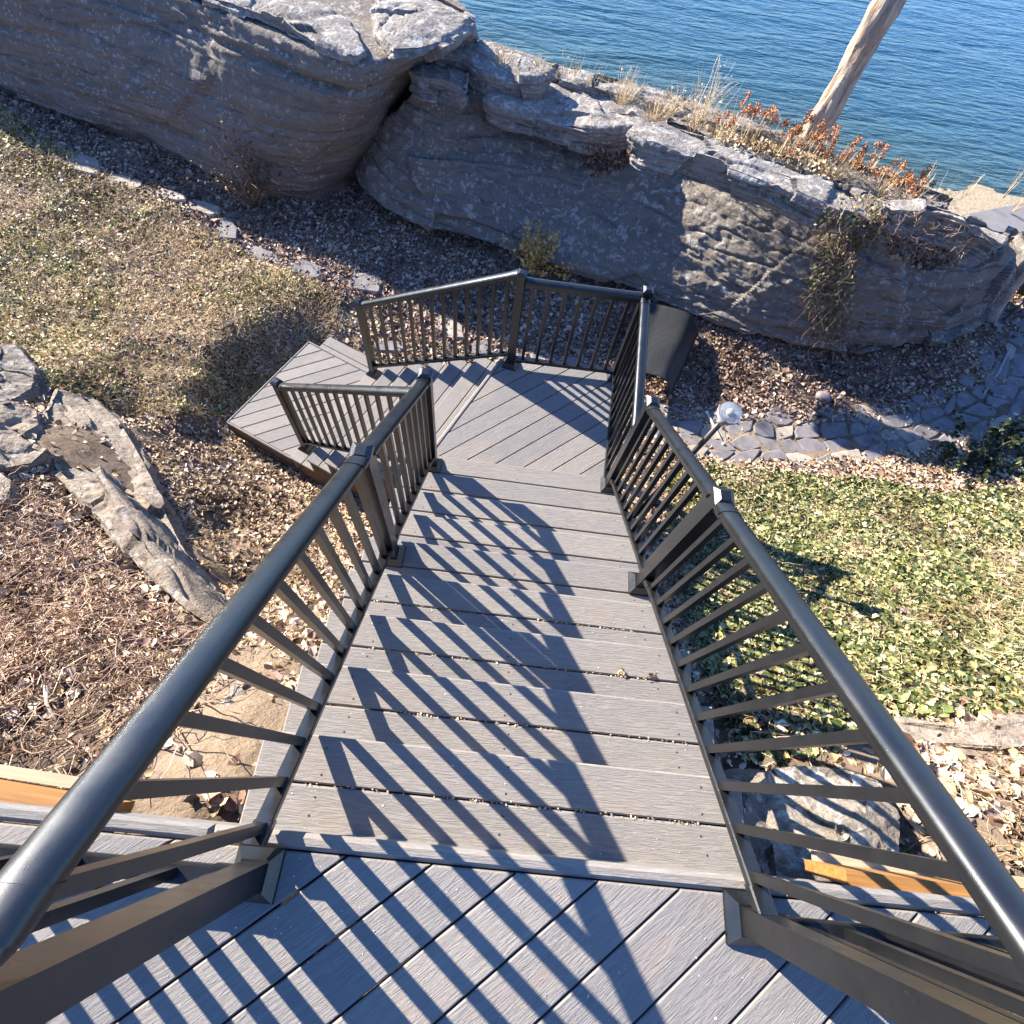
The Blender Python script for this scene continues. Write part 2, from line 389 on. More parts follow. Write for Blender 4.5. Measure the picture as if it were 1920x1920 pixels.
xs = np.unique(np.r_[np.linspace(-9.5, -4, 90), np.linspace(-4, 4.5, 230), np.linspace(4.5, 9.5, 90), np.linspace(9.5, 30, 30), np.linspace(-30, -9.5, 30)])
ys = np.unique(np.r_[np.linspace(-6, -1, 14), np.linspace(-1, 6, 200), np.linspace(6, 14.5, 130), np.linspace(14.5, 22, 12)])
GX, GY = np.meshgrid(xs, ys); XY = np.c_[GX.ravel(), GY.ravel()]; GZ = hgt(XY)
far = np.clip((np.abs(XY[:, 0]) - 16) / 10, 0, 1); GZ = GZ * (1 - far) + far * np.where(XY[:, 1] > 11, -6.5, np.clip(-1 - 0.25 * XY[:, 1], -4.2, 0))
nx, ny = len(xs), len(ys)
I = (np.arange(ny - 1)[:, None] * nx + np.arange(nx - 1)[None]).ravel()
TF = np.c_[I, I + 1, I + nx + 1, I + nx]
gme = mesh_np('ground', np.c_[XY, GZ], TF, SOIL, True)
def hx(x, y): return float(hgt(np.array([[x, y]]))[0])
def hit(u, v):
    """where the sight line meets the terrain"""
    d = ray(u, v); t = 0.5; lo = 0.4
    T = np.linspace(0.5, 22, 900); Q = CAMP + T[:, None] * d; below = Q[:, 2] < hsmooth(Q[:, :2])
    i = int(np.argmax(below)) if below.any() else 899
    return Q[i]
def zone_blob(pts, soft=0.35):
    m = np.zeros(len(XY))
    for u, v, r in pts:
        p = hit(u, v); d = np.hypot(XY[:, 0] - p[0], XY[:, 1] - p[1]); m = np.maximum(m, np.clip((r - d) / soft + 0.5, 0, 1))
    return m
nz = fbm(np.c_[XY * 2.2, np.zeros(len(XY))], 3)
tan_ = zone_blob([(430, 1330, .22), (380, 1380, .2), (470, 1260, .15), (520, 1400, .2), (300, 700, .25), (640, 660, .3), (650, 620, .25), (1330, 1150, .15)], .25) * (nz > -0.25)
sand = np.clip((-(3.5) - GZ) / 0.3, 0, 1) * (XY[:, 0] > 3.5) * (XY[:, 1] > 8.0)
dark = np.clip(zone_blob([(60, 1400, .45), (150, 1330, .3), (420, 700, .2), (300, 850, .3), (340, 900, .3), (1350, 1400, .4), (1250, 1250, .3), (1850, 880, .5)], .4), 0, 1) * 0.8  # dark soil, with shade of hollows and stair side painted into its colour
under = ((XY[:, 0] > -0.6) & (XY[:, 0] < 0.95) & (XY[:, 1] > -0.5) & (XY[:, 1] < 3.4)).astype(float) * 0.9  # shade beneath stairs and landing, painted into the ground colour
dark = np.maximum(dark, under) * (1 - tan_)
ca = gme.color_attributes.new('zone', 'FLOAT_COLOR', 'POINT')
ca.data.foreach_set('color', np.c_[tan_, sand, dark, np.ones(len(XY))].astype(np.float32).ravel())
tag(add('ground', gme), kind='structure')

WL = -5.0
wx = np.r_[-260, np.linspace(-40, 60, 21), 400]; wy = np.r_[np.linspace(6, 60, 19), 500]
WXg, WYg = np.meshgrid(wx, wy); Iw = (np.arange(len(wy) - 1)[:, None] * len(wx) + np.arange(len(wx) - 1)[None]).ravel()
tag(add('water', mesh_np('water', np.c_[WXg.ravel(), WYg.ravel(), np.full(WXg.size, WL)], np.c_[Iw, Iw + 1, Iw + len(wx) + 1, Iw + len(wx)], m_water())), kind='structure')
# wide ground beyond and behind, so the land goes on outside the frame
V_, F_ = boxvf(-120, 120, -120, -5.9, -3.2, -0.9)
tag(add('terrain', mesh_np('terrain', V_, F_, SOIL)), kind='structure')
# ------------------------------------------------------------------ upper landing
def diag_boards(poly, phi, c0, pitch, ztop, th, parent, k0=-40, k1=40, gap=0.0055):
    n = np.array([math.sin(phi), -math.cos(phi)])
    for k in range(k0, k1):
        q = clip(poly, n, c0 + (k + 1) * pitch - gap / 2); q = clip(q, -n, -(c0 + k * pitch + gap / 2)) if len(q) > 2 else q
        if len(q) > 2:
            a = abs(sum(q[i - 1][0] * q[i][1] - q[i][0] * q[i - 1][1] for i in range(len(q)))) / 2
            if a > 0.0015: board(q, phi, ztop - th, ztop, DECK, parent)
deck = thing('upper_landing', 'grey composite deck landing with diagonal boards at the head of the stairs', 'deck', (0.2, -0.8, 0))
diag_boards([(-2.1, -1.5), (2.6, -1.5), (2.6, -0.0445), (-2.1, -0.0445)], 0.6798, -0.13374, 0.14418, 0.0, 0.025, deck)
for x0, x1 in ((-2.1, -0.634), (-0.632, 0.952), (0.954, 2.6)):
    board([(x0, -0.040), (x1, -0.040), (x1, 0.0), (x0, 0.0)], 0, -0.028, 0.003, DECK, deck, 'edge_trim', 0.011)
    o = add('fascia', mesh_np('fascia', *boxvf(x0, x1, -0.032, -0.012, -0.19, -0.029), DECK)); at_world(o, deck)
def loose_box(name, L, Wd, H, loc, rz, mat, parent):
    V, F = boxvf(-L / 2, L / 2, -Wd / 2, Wd / 2, -H / 2, H / 2)
    return at_world(add(name, mesh_np(name, V, F, mat), None, loc, (0, 0, rz)), parent)
for nm, a, b in (('joist', (-2.05, 0.045), (-0.93, 0.002)), ('joist', (1.17, 0.008), (2.5, 0.055))):
    pass
def joist(ax, ay, bx, by, z0, z1):
    L = math.hypot(bx - ax, by - ay); ang = math.atan2(by - ay, bx - ax)
    loose_box('joist', L, 0.038, z1 - z0, ((ax + bx) / 2, (ay + by) / 2, (z0 + z1) / 2), ang, LUM, deck)
joist(-2.0, 0.055, -0.98, -0.006, -0.25, -0.05); joist(1.17, 0.018, 2.5, -0.022, -0.26, -0.05)
loose_box('ledger', 1.15, 0.03, 0.035, (-1.55, 0.066, -0.24), -0.05, LUMP, deck); loose_box('ledger', 1.2, 0.03, 0.03, (1.80, 0.036, -0.25), -0.02, LUMP, deck)
for x in (-2.0, -1.0, 0.1, 1.1, 2.4): loose_box('joist', 0.04, 1.4, 0.16, (x, -0.76, -0.115), 0, LUMB, deck)
loose_box('beam', 4.6, 0.09, 0.2, (0.2, -1.2, -0.30), 0, LUMB, deck)

# ------------------------------------------------------------------ upper flight of nine treads
st = thing('stair_flight', 'long straight flight of nine grey composite treads below the upper landing', 'stairs', (0.16, 1.1, -1.9), 'stair flights')
XL, XR = -0.628, 0.944
for i in range(1, 10):
    zt = -i * RI; y = i * G
    j = random.uniform(-0.006, 0.006)
    board([(XL + j, y - 0.1382), (XR + j, y - 0.1382), (XR + j, y), (XL + j, y)], 0, zt - 0.025, zt, DECK, st, 'tread_board', 0.005)
    j = random.uniform(-0.006, 0.006)
    yb = (i - 1) * G - 0.032
    board([(XL + j, yb + .004), (XR + j, yb + .004), (XR + j, y - 0.1432), (XL + j, y - 0.1432)], 0, zt - 0.025, zt, DECK, st, 'tread_board', 0.005)
    o = add('riser', mesh_np('riser', *boxvf(XL + .012, XR - .012, y - 0.030, y - 0.012, zt - RI + 0.001, zt - 0.026), DECK)); at_world(o, st)
for x in (XL + .03, 0.16, XR - .05):
    V = []; F = []
    y0, y1 = -0.01, 9 * G - 0.035
    pr = [(0.0 - .031, -0.45), (0.0 - .031, -RI - .027)]
    for i in range(1, 10): pr += [(i * G - .031, -i * RI - .027), (i * G - .031, -(i + 1) * RI - .027)]
    pr = pr[:-1] + [(9 * G - .031, ZL - .1), (9 * G - .2, ZL - .16)]
    V = [(x, a, b) for a, b in pr] + [(x + .038, a, b) for a, b in pr]
    n = len(pr); F = [tuple(range(n))[::-1], tuple(range(n, 2 * n))] + [(q, (q + 1) % n, n + (q + 1) % n, n + q) for q in range(n)]
    at_world(add('stringer', mesh_np('stringer', V, F, LUMB)), st)

# ------------------------------------------------------------------ lower landing
ll = thing('lower_landing', 'five-sided lower landing with diagonal boards between the two flights', 'deck', (0.2, 2.9, ZL - 1.4))
ea = np.array(sn(S0 - 0.035, -1.70)); eb = np.array(sn(S0 - 0.035, -3.22))
def ext(s, yv=None, xv=None):
    # point on the line s = const
    p = D2 * s; 
    if yv is not None: t = (yv - p[1]) / N2[1]
    else: t = (xv - p[0]) / N2[0]
    return tuple(p + N2 * t)
SB = S0 - 0.030
pl_ = [(-0.60, 2.232), (0.985, 2.232), (0.985, 3.455), ext(SB - .006, yv=3.455), ext(SB - .006, xv=-0.60)]
if pl_[-1][1] < 2.232: pl_[0] = ext(SB - .006, yv=2.232); pl_ = pl_[:-1]
diag_boards(pl_, 0.7193, -2.37227, 0.14746, ZL, 0.025, ll)
qa, qb = ext(SB - .002, yv=3.47), ext(SB - .002, xv=-0.66)
board(quad_pt(qb, qa, 0.0, 0.034), TH - math.pi / 2, ZL - 0.03, ZL + 0.003, DECK, ll, 'edge_trim', 0.010)
for a, b in (((0.985, 2.25), (0.985, 3.455)), ((0.985, 3.457), qa), (qb, qa)):
    V, F = prism(quad_pt(a, b, -0.022, 0.0), ZL - 0.24, ZL - 0.027, 0); at_world(add('fascia', mesh_np('fascia', V, F, DECK)), ll)
for x, y in ((0.93, 3.38), (0.90, 2.35), (0.05, 3.38), (-0.45, 2.35)):
    h0 = hx(x, y) - 0.3
    at_world(add('support_post', mesh_np('support_post', *boxvf(x - .045, x + .045, y - .045, y + .045, h0, ZL - 0.03), LUMB)), ll)
at_world(add('joist', mesh_np('joist', *boxvf(-0.4, 0.95, 2.3, 2.34, ZL - 0.2, ZL - 0.03), LUMB)), ll)

# ------------------------------------------------------------------ lower flight of six treads
s2 = thing('stair_flight', 'short lower flight of grey treads turning left down to the foot platform', 'stairs', sn(2.2, -2.45) + (ZP,), 'stair flights')
NA, NB = -1.755, -3.20
aN = TH + math.pi / 2
for i in range(1, 7):
    zt = ZL - i * RI; s = S0 + i * G2
    board([sn(s - 0.1382, NA), sn(s - 0.1382, NB), sn(s, NB), sn(s, NA)], aN, zt - 0.025, zt, DECK, s2, 'tread_board', 0.005)
    sb = S0 + (i - 1) * G2 - 0.028
    board([sn(sb, NA), sn(sb, NB), sn(s - 0.1432, NB), sn(s - 0.1432, NA)], aN, zt - 0.025, zt, DECK, s2, 'tread_board', 0.005)
    V, F = prism([sn(s - .030, NA - .012), sn(s - .030, NB + .012), sn(s - .012, NB + .012), sn(s - .012, NA - .012)], zt - RI + .001, zt - .026, 0)
    at_world(add('riser', mesh_np('riser', V, F, DECK)), s2)
for nn in (NA - .03, NB + .06):
    pr = [(S0 - .028, ZL - 0.60), (S0 - .028, ZL - RI - .027)]
    for i in range(1, 7): pr += [(S0 + i * G2 - .031, ZL - i * RI - .027), (S0 + i * G2 - .031, ZL - (i + 1) * RI - .027)]
    pr = pr[:-1] + [(S0 + 6 * G2 - .031, ZP - .1), (S0 + 6 * G2 - .2, ZP - .2)]
    V = [sn(a, nn) + (b,) for a, b in pr] + [sn(a, nn - .038) + (b,) for a, b in pr]; n = len(pr)
    F = [tuple(range(n)), tuple(range(n, 2 * n))[::-1]] + [(q, n + q, n + (q + 1) % n, (q + 1) % n) for q in range(n)]
    at_world(add('stringer', mesh_np('stringer', V, F, LUMB)), s2)

# ------------------------------------------------------------------ foot platform and the step beside it
pf = thing('foot_platform', 'pale grey platform of diagonal boards at the foot of the stairs', 'deck', sn(3.4, -2.5) + (ZP - .2,))
pa, pb, pc, pd_ = sn(2.93, -1.835), sn(3.915, -1.835), sn(3.915, -3.145), sn(2.93, -3.145)
# board direction on the platform, measured along one joint
_a, _b = at(433.0, 786.5, ZP), at(519.5, 760.5, ZP); PHP = math.atan2(_b[1] - _a[1], _b[0] - _a[0])
_n = np.array([math.sin(PHP), -math.cos(PHP)]); PC0 = float(_n @ _a[:2])
diag_boards([pa, pb, pc, pd_], PHP, PC0, 0.1445, ZP, 0.025, pf, -30, 30, 0.006)
for a, b in ((sn(2.93, -1.812), sn(3.94, -1.812)), (sn(3.94, -1.812), sn(3.94, -3.17)), (sn(3.94, -3.17), sn(2.93, -3.17))):
    board(quad_pt(a, b, -0.020, 0.0), math.atan2(b[1] - a[1], b[0] - a[0]), ZP - .03, ZP + .003, DECK, pf, 'edge_trim', 0.006)
    V, F = prism(quad_pt(a, b, -0.016, -0.001), ZP - 0.20, ZP - .031, 0); at_world(add('fascia', mesh_np('fascia', V, F, LUMB)), pf)
    V, F = prism(quad_pt(a, b, 0.0, 0.014), ZP - 0.19, ZP - .16, 0); at_world(add('ledger', mesh_np('ledger', V, F, LUMB)), pf)
sp_ = thing('ground_step', 'single low grey step beside the far edge of the foot platform', 'step', sn(3.5, -3.35) + (ZP - RI - .15,))
a_, b_ = sn(3.93, -3.196), sn(2.95, -3.196)
for w0, w1 in ((-0.138, 0.0), (-0.281, -0.143)):
    pp = quad_pt(sn(2.95, -3.196), sn(3.93, -3.196), w0, w1)
    # offset must go to the far side of the platform
    pp = [sn(s, -3.196 + w) for s, w in ((2.95, w1), (3.93, w1), (3.93, w0), (2.95, w0))]
    board(pp, TH, ZP - RI - .025, ZP - RI, DECK, sp_, 'tread_board', 0.005)
V, F = prism([sn(2.96, -3.46), sn(3.92, -3.46), sn(3.92, -3.44), sn(2.96, -3.44)], ZP - RI - .2, ZP - RI - .026, 0); at_world(add('riser', mesh_np('riser', V, F, DECK)), sp_)

# ------------------------------------------------------------------ railing posts
PH = 0.99
def post_parts(root, h, ang):
    w = 0.0315
    V, F = prism(rect(0, 0, w, w), 0, h, 0); at_ = add('shaft', mesh_np('shaft', V, F, METAL), root)
    V, F = join([prism(rect(0, 0, .0375, .0375), h, h + .022, 0.0), ([], [])])
    V2 = [(x, y, h + .022) for x, y in rect(0, 0, .0375, .0375)] + [(x, y, h + .036) for x, y in rect(0, 0, .019, .019)]
    V = V + V2; k = len(V) - 8; F = F + [(k + i, k + (i + 1) % 4, k + 4 + (i + 1) % 4, k + 4 + i) for i in range(4)] + [(k + 4, k + 5, k + 6, k + 7)]
    add('cap', mesh_np('cap', V, F, METAL), root)
    r0 = rect(0, 0, .062, .062); r1 = rect(0, 0, .060, .060); r2 = rect(0, 0, .036, .036)
    V = [(x, y, 0.0005) for x, y in r0] + [(x, y, .012) for x, y in r1] + [(x, y, .042) for x, y in r2]
    F = [(3, 2, 1, 0)] + [(k * 4 + i, k * 4 + (i + 1) % 4, k * 4 + 4 + (i + 1) % 4, k * 4 + 4 + i) for k in (0, 1) for i in range(4)] + [(8, 9, 10, 11)]
    add('base_skirt', mesh_np('base_skirt', V, F, METAL), root)
POSTS = [  # x, y, z, height, heading, label
 (-0.490, -0.100, 0, 1.06, 0, 'dark railing post on the upper landing, left of the stair head'),
 (0.830, -0.095, 0, 1.06, 0, 'dark railing post on the upper landing, right of the stair head'),
 (-0.480, 1.165, -5 * RI, PH, 0, 'dark railing post halfway down the long flight, left side'),
 (0.841, 1.172, -5 * RI, PH, 0, 'dark railing post halfway down the long flight, right side beside the ivy'),
 (-0.458, 2.172, -9 * RI, PH, 0, 'dark post at the inside corner where the two flights meet'),
 (0.852, 2.190, -9 * RI, PH, 0, 'dark post at the foot of the long flight, nearest the globe lamp'),
 (0.017, 3.385, ZL, 0.925, R_(-12), 'dark post at the back of the lower landing, where its railing bends'),
 (0.930, 3.400, ZL, 0.925, 0, 'dark corner post of the lower landing beside the black mat'),
 (-1.909, 2.952, -16 * RI, PH, R_(66), 'dark end post of the short flight railing nearest the house'),
 (-1.451, 3.992, -16 * RI, PH, R_(66), 'dark end post of the short flight railing nearest the boulders'),
]
for x, y, z, h, a, lab in POSTS:
    r = thing('railing_post', lab, 'railing post', (x, y, z), 'railing posts'); r.rotation_euler = (0, 0, a); post_parts(r, h, a)

# ------------------------------------------------------------------ railing sections
TOP = [(-.0335, .0), (-.036, .012), (-.0335, .024), (-.025, .034), (-.012, .039), (.012, .039), (.025, .034), (.0335, .024), (.036, .012), (.0335, .0),
       (.020, -.004), (.020, -.026), (-.020, -.026), (-.020, -.004)]
TOPC = [(l * 1.09, u * 1.06) for l, u in TOP]
BOT = [(-.0225, 0), (.0225, 0), (.0225, .026), (.019, .031), (-.019, .031), (-.0225, .026)]
BOTC = [(l * 1.16, u * 1.12 - .002) for l, u in BOT]
def railing(a, b, zb, zt, label, first, pitch, bw=0.0125, count=None, e0=.034, e1=.034, bl=.05, dome=False):
    """a,b = post centres (xy); zb/zt = (z at a, z at b) of the rails' undersides"""
    a = np.array(a, float); b = np.array(b, float); L = np.hypot(*(b - a)); d = (b - a) / L
    pa_, pb_ = a + d * e0, b - d * e1
    f = lambda zz, t: zz[0] + (zz[1] - zz[0]) * t / L
    root = thing('railing', label, 'railing', (float((a[0] + b[0]) / 2), float((a[1] + b[1]) / 2), float(min(zb))), 'railing sections')
    def seg(sec, zz, t0, t1, nm):
        A = a + d * t0; B = a + d * t1
        V, F = sweep((A[0], A[1], f(zz, t0)), (B[0], B[1], f(zz, t1)), sec)
        o = add(nm, mesh_np(nm, V, F, METAL)); at_world(o, root)
        o.data.polygons.foreach_set('use_smooth', [len(p.vertices) == 4 for p in o.data.polygons])
        try: o.data.set_sharp_from_angle(angle=R_(38))
        except Exception: pass
        return o
    o = seg(TOP, zt, e0, L - e1, 'top_rail')
    me = o.data; me.polygons.foreach_set('use_smooth', [len(p.vertices) == 4 for p in me.polygons])
    try: me.set_sharp_from_angle(angle=R_(38))
    except Exception: pass
    seg(BOT, zb, e0, L - e1, 'bottom_rail')
    for sec, zz in ((TOPC, zt), (BOTC, zb)):
        seg(sec, zz, e0 - .002, e0 + bl, 'bracket'); seg(sec, zz, L - e1 - .05, L - e1 + .002, 'bracket')
    if dome:                                             # rounded end cap of the handrail
        Vd = []; ks = len(TOPC); lat = np.array([d[1], -d[0], 0])
        for q_, (back, sc_) in enumerate(((0, 1), (.010, .97), (.020, .87), (.028, .70), (.033, .42), (.034, .1))):
            tt = e0 - .001 - back; c_ = np.array([*(a + d * tt), f(zt, tt) + .008])
            for l, u in TOPC: Vd.append(tuple(c_ + lat * l * sc_ + np.array([0, 0, (u - .008) * sc_])))
        Fd = [(r * ks + i, r * ks + (i + 1) % ks, (r + 1) * ks + (i + 1) % ks, (r + 1) * ks + i) for r in range(5) for i in range(ks)] + [tuple(5 * ks + i for i in range(ks))]
        at_world(add('end_cap', mesh_np('end_cap', Vd, Fd, METAL, True)), root)
    ang = math.atan2(d[1], d[0]); t = first; k = 0
    while t < L - e1 - 0.02 and (count is None or k < count):
        p = a + d * t; h0 = f(zb, t) + .024; h1 = f(zt, t) - .018
        key = ('bal', round(h1 - h0, 3), round(bw, 4))
        if key not in MESHC: MESHC[key] = mesh_np('baluster', *prism(rect(0, 0, bw, bw), 0, h1 - h0, 0), METAL)
        at_world(add('baluster', MESHC[key], None, (float(p[0]), float(p[1]), float(h0)), (0, 0, ang)), root)
        t += pitch; k += 1
    return root
MESHC = {}
SL = RI / G
HB, HT = 0.052, 0.885
zl = lambda y, h: -y * SL + h
railing((-.490, -.100), (-.480, 1.165), (zl(-.1, HB), zl(1.165, HB)), (zl(-.1, .925), zl(1.165, .905)), 'dark handrail section on the left of the upper half of the long flight', .11, .1075, e0=.078, bl=.048, dome=True)
railing((.830, -.095), (.841, 1.172), (zl(-.095, HB), zl(1.172, HB)), (zl(-.095, .885), zl(1.172, .90)), 'dark handrail section on the right of the upper half of the long flight', .105, .1075)
railing((-.480, 1.165), (-.458, 2.172), (zl(1.165, HB), zl(2.172, HB)), (zl(1.165, .905), zl(2.172, .875)), 'dusty handrail section on the left of the lower half of the long flight', .075, .106)
railing((.841, 1.172), (.852, 2.190), (zl(1.172, HB), zl(2.19, HB)), (zl(1.172, .90), zl(2.19, .90)), 'dark handrail section in front of the globe lamp', .065, .1065)
railing((.852, 2.190), (.930, 3.400), (ZL + .06, ZL + .06), (ZL + .865, ZL + .865), 'level railing down the right edge of the lower landing beside the mat', .095, .112)
railing((.930, 3.400), (.017, 3.385), (ZL + .06, ZL + .06), (ZL + .865, ZL + .865), 'level railing across the far edge of the lower landing facing the boulder', .103, .119)
zr = lambda s, h: ZL - (s - S0) * RI / G2 + h
sf = lambda p: float(np.array(p) @ D2)
b0, b1 = (.017, 3.385), (-1.451, 3.992); c0, c1 = (-.458, 2.172), (-1.909, 2.952)
railing(b0, b1, (zr(sf(b0), HB), zr(sf(b1), HB)), (zr(sf(b0), .86), zr(sf(b1), .90)), 'sloping railing on the far side of the short lower flight', .10, .1135)
railing(c0, c1, (zr(sf(c0), HB), zr(sf(c1), HB)), (zr(sf(c0), .90), zr(sf(c1), .895)), 'sloping railing on the near side of the short lower flight', .10, .1135)
railing((-2.05, -.100), (-.490, -.100), (.06, .06), (.93, .93), 'level railing along the landing edge to the left of the stairs', .115, .115)
railing((.830, -.095), (2.5, -.095), (.06, .06), (.93, .93), 'level railing along the landing edge to the right of the stairs', .115, .115)
# ------------------------------------------------------------------ rocks
def vnormals(V, F):
    a = V[F[:, 2]] - V[F[:, 0]]; b = V[F[:, 3]] - V[F[:, 1]]; n = np.cross(a, b); N = np.zeros_like(V)
    for k in range(4): np.add.at(N, F[:, k], n)
    return N / (np.linalg.norm(N, axis=1)[:, None] + 1e-12)
def resample(P, N):
    P = np.asarray(P, float); k = len(P)
    seg = np.linalg.norm(np.roll(P, -1, 0) - P, axis=1); cum = np.r_[0, np.cumsum(seg)]
    t = np.linspace(0, cum[-1], N, endpoint=False); i = np.searchsorted(cum, t, side='right') - 1
    return i % k, (t - cum[i]) / np.maximum(seg[i % k], 1e-9)
def smooth_closed(P, it):
    for _ in range(it): P = 0.25 * np.roll(P, 1, 0) + 0.5 * P + 0.25 * np.roll(P, -1, 0)
    return P
_fr = np.random.default_rng(5)
def rock(name, T, B, label, mat, facet=.05, cell=.5, lay=.10, N=260, Mv=46, Mt=22, belly=0.08, big=0.07, strata=0.05, fine=0.014, crown=0.05, levels=(), seed=0.0, edge=0.10, sm=3, under=0.0, cat='rock', group=None, parent=None, tilt=(0, 0), kind=None, crev=0.04):
    T = np.asarray(T, float); B = np.asarray(B, float)
    area = sum(T[i - 1][0] * T[i][1] - T[i][0] * T[i - 1][1] for i in range(len(T)))
    if area < 0: T = T[::-1]; B = B[::-1]
    i, f = resample(T, N); j = (i + 1) % len(T)
    TT = smooth_closed(T[i] * (1 - f[:, None]) + T[j] * f[:, None], sm); BB = smooth_closed(B[i] * (1 - f[:, None]) + B[j] * f[:, None], sm)
    tg = np.roll(TT, -1, 0) - np.roll(TT, 1, 0); on = np.c_[tg[:, 1], -tg[:, 0], np.zeros(N)]; on /= np.linalg.norm(on, axis=1)[:, None] + 1e-9
    cen = TT.mean(0); rows = []
    for k in range(Mt, 0, -1):                        # top surface from the middle outwards
        w = k / Mt; w2 = w ** 1.0
        r = TT + (cen - TT) * w2; r[:, 2] = TT[:, 2] * (1 - w) + (TT[:, 2] * 0.5 + cen[2] * 0.5) * w + crown * math.sin(w * math.pi / 2)
        if k > 0: rows.append(r)
    for k in range(0, 5):                             # rounded lip
        a = k / 4 * math.pi / 2; r = TT + on * edge * (math.sin(a) - 1) * 0.9; r[:, 2] += edge * (math.cos(a) - 1); rows.append(r)
    for k in range(1, Mv + 1):
        v = k / Mv; r = TT * (1 - v) + BB * v; r[:, 2] -= edge * (1 - v)
        r = r + on * (belly * math.sin(v * math.pi)); rows.append(r)
    if under > 0:                                     # undercut foot going into the soil
        for k in range(1, 13):
            a = k / 12; r = BB - on * (under * (1 - (1 - a) ** 2)); r[:, 2] -= .62 * a ** 1.5; rows.append(r)
    R = np.array(rows); nr = len(R); V = R.reshape(-1, 3)
    a = (np.arange(nr - 1)[:, None] * N + np.arange(N)[None]); b = (np.arange(nr - 1)[:, None] * N + (np.arange(N)[None] + 1) % N)
    F = np.stack([a, a + N, b + N, b], -1).reshape(-1, 4)
    Nn = vnormals(V, F)
    if (Nn[(nr - 3) * N:(nr - 2) * N] * on).sum() < 0: F = F[:, ::-1]; Nn = -Nn
    so_ = seed * 7.7
    zz = V[:, 2] + tilt[0] * V[:, 0] + tilt[1] * V[:, 1]
    d = big * fbm(V * 0.9 + so_, 3) * .9
    warp = zz + 0.10 * fbm(V * 0.8 + so_ + 3, 2)
    st = fbm(np.c_[V[:, 0] * .6, V[:, 1] * .6, warp * 3.8] + so_, 3, 0.6)
    vert = np.clip(1 - np.abs(Nn[:, 2]), 0.15, 1)
    # bedding: irregular courses, each standing proud or set back, broken into blocks
    bw = fbm(np.c_[V[:, 0] * .5, V[:, 1] * .5, V[:, 2] * .5] + so_ + 1, 2); zl_ = (zz + .09 * bw) / lay
    zi = zl_ + .42 * np.sin(np.floor(zl_) * 2.3 + seed); k = np.floor(zi).astype(int); fr = zi - k
    tab = _fr.uniform(-1, 1, 512); o0 = tab[k % 512]; blk = fbm(np.c_[V[:, 0] * 1.1, V[:, 1] * 1.1, k * 7.31] + so_, 2)
    course = np.where(blk > .10, 1.0, np.where(blk < -.18, -.9, 0.0)) * .55 + o0 * .6 - .55 * np.exp(-(np.minimum(fr, 1 - fr) / .10) ** 2)
    d += strata * course * vert
    # angular fracture facets
    lo_, hi_ = V.min(0), V.max(0); ns = int(min(170, max(10, np.prod((hi_ - lo_ + .2)[:2]) ** .5 * (hi_ - lo_)[2] / cell ** 2 * 3)))
    Sd = _fr.uniform(lo_, hi_, (ns, 3)); sc_ = np.array([1, 1, 1.9]); nr_ = np.zeros(len(V), int); Vw = V + .035 * np.c_[fbm(V * 2 + 1, 2), fbm(V * 2 + 5, 2), fbm(V * 2 + 9, 2)]
    for q0 in range(0, len(V), 8000):
        nr_[q0:q0 + 8000] = np.argmin((((Vw[q0:q0 + 8000, None] - Sd[None]) * sc_) ** 2).sum(-1), 1)
    tl = _fr.normal(size=(ns, 3)) * .22; oc = _fr.uniform(-1, 1, ns)
    d += facet * oc[nr_] + facet / .05 * np.clip(((V - Sd[nr_]) * tl[nr_]).sum(1), -.09, .09) * .5
    for lv, dep in levels:
        m = np.clip(0.55 + 1.4 * fbm(np.c_[V[:, 0] * .6, V[:, 1] * .6, np.full(len(V), lv)] + so_, 2), 0, 1)
        d -= dep * np.exp(-((warp - lv) / 0.035) ** 2) * m * vert
    cr = np.abs(fbm(np.c_[V[:, 0] * .5, V[:, 1] * .5, zz * 3.2] + so_ + 9, 3)); d -= crev * np.exp(-(cr / 0.035) ** 2) * 0.6
    d += fine * fbm(V * 6.5 + so_, 3) + fine * 0.6 * fbm(V * 19 + so_, 2)
    V = V + Nn * d[:, None]
    # close the middle of the top and the bottom
    V = np.vstack([V, V[:N].mean(0), V[-N:].mean(0)]); c0, c1 = len(V) - 2, len(V) - 1
    q = np.arange(N); q1 = (q + 1) % N
    ft = np.stack([q, q1, np.full(N, c0), np.full(N, c0)], -1); fb = np.stack([(nr - 1) * N + q1, (nr - 1) * N + q, np.full(N, c1), np.full(N, c1)], -1)
    faces = [tuple(x) for x in F] + [tuple(x[:3]) for x in ft] + [tuple(x[:3]) for x in fb]
    me = mesh_np(name, V, faces, mat, True)
    try: me.set_sharp_from_angle(angle=R_(42))
    except Exception: pass
    o = add(name, me)
    if parent is not None: at_world(o, parent)
    else: tag(o, label, cat, group)
    return o
def outl(front, back, zf, zb):
    """front: (u,v) or (u,v,z); back: world xyz points"""
    return [at(p[0], p[1], p[2] if len(p) > 2 else zf) for p in front] + [np.array(b, float) for b in back]

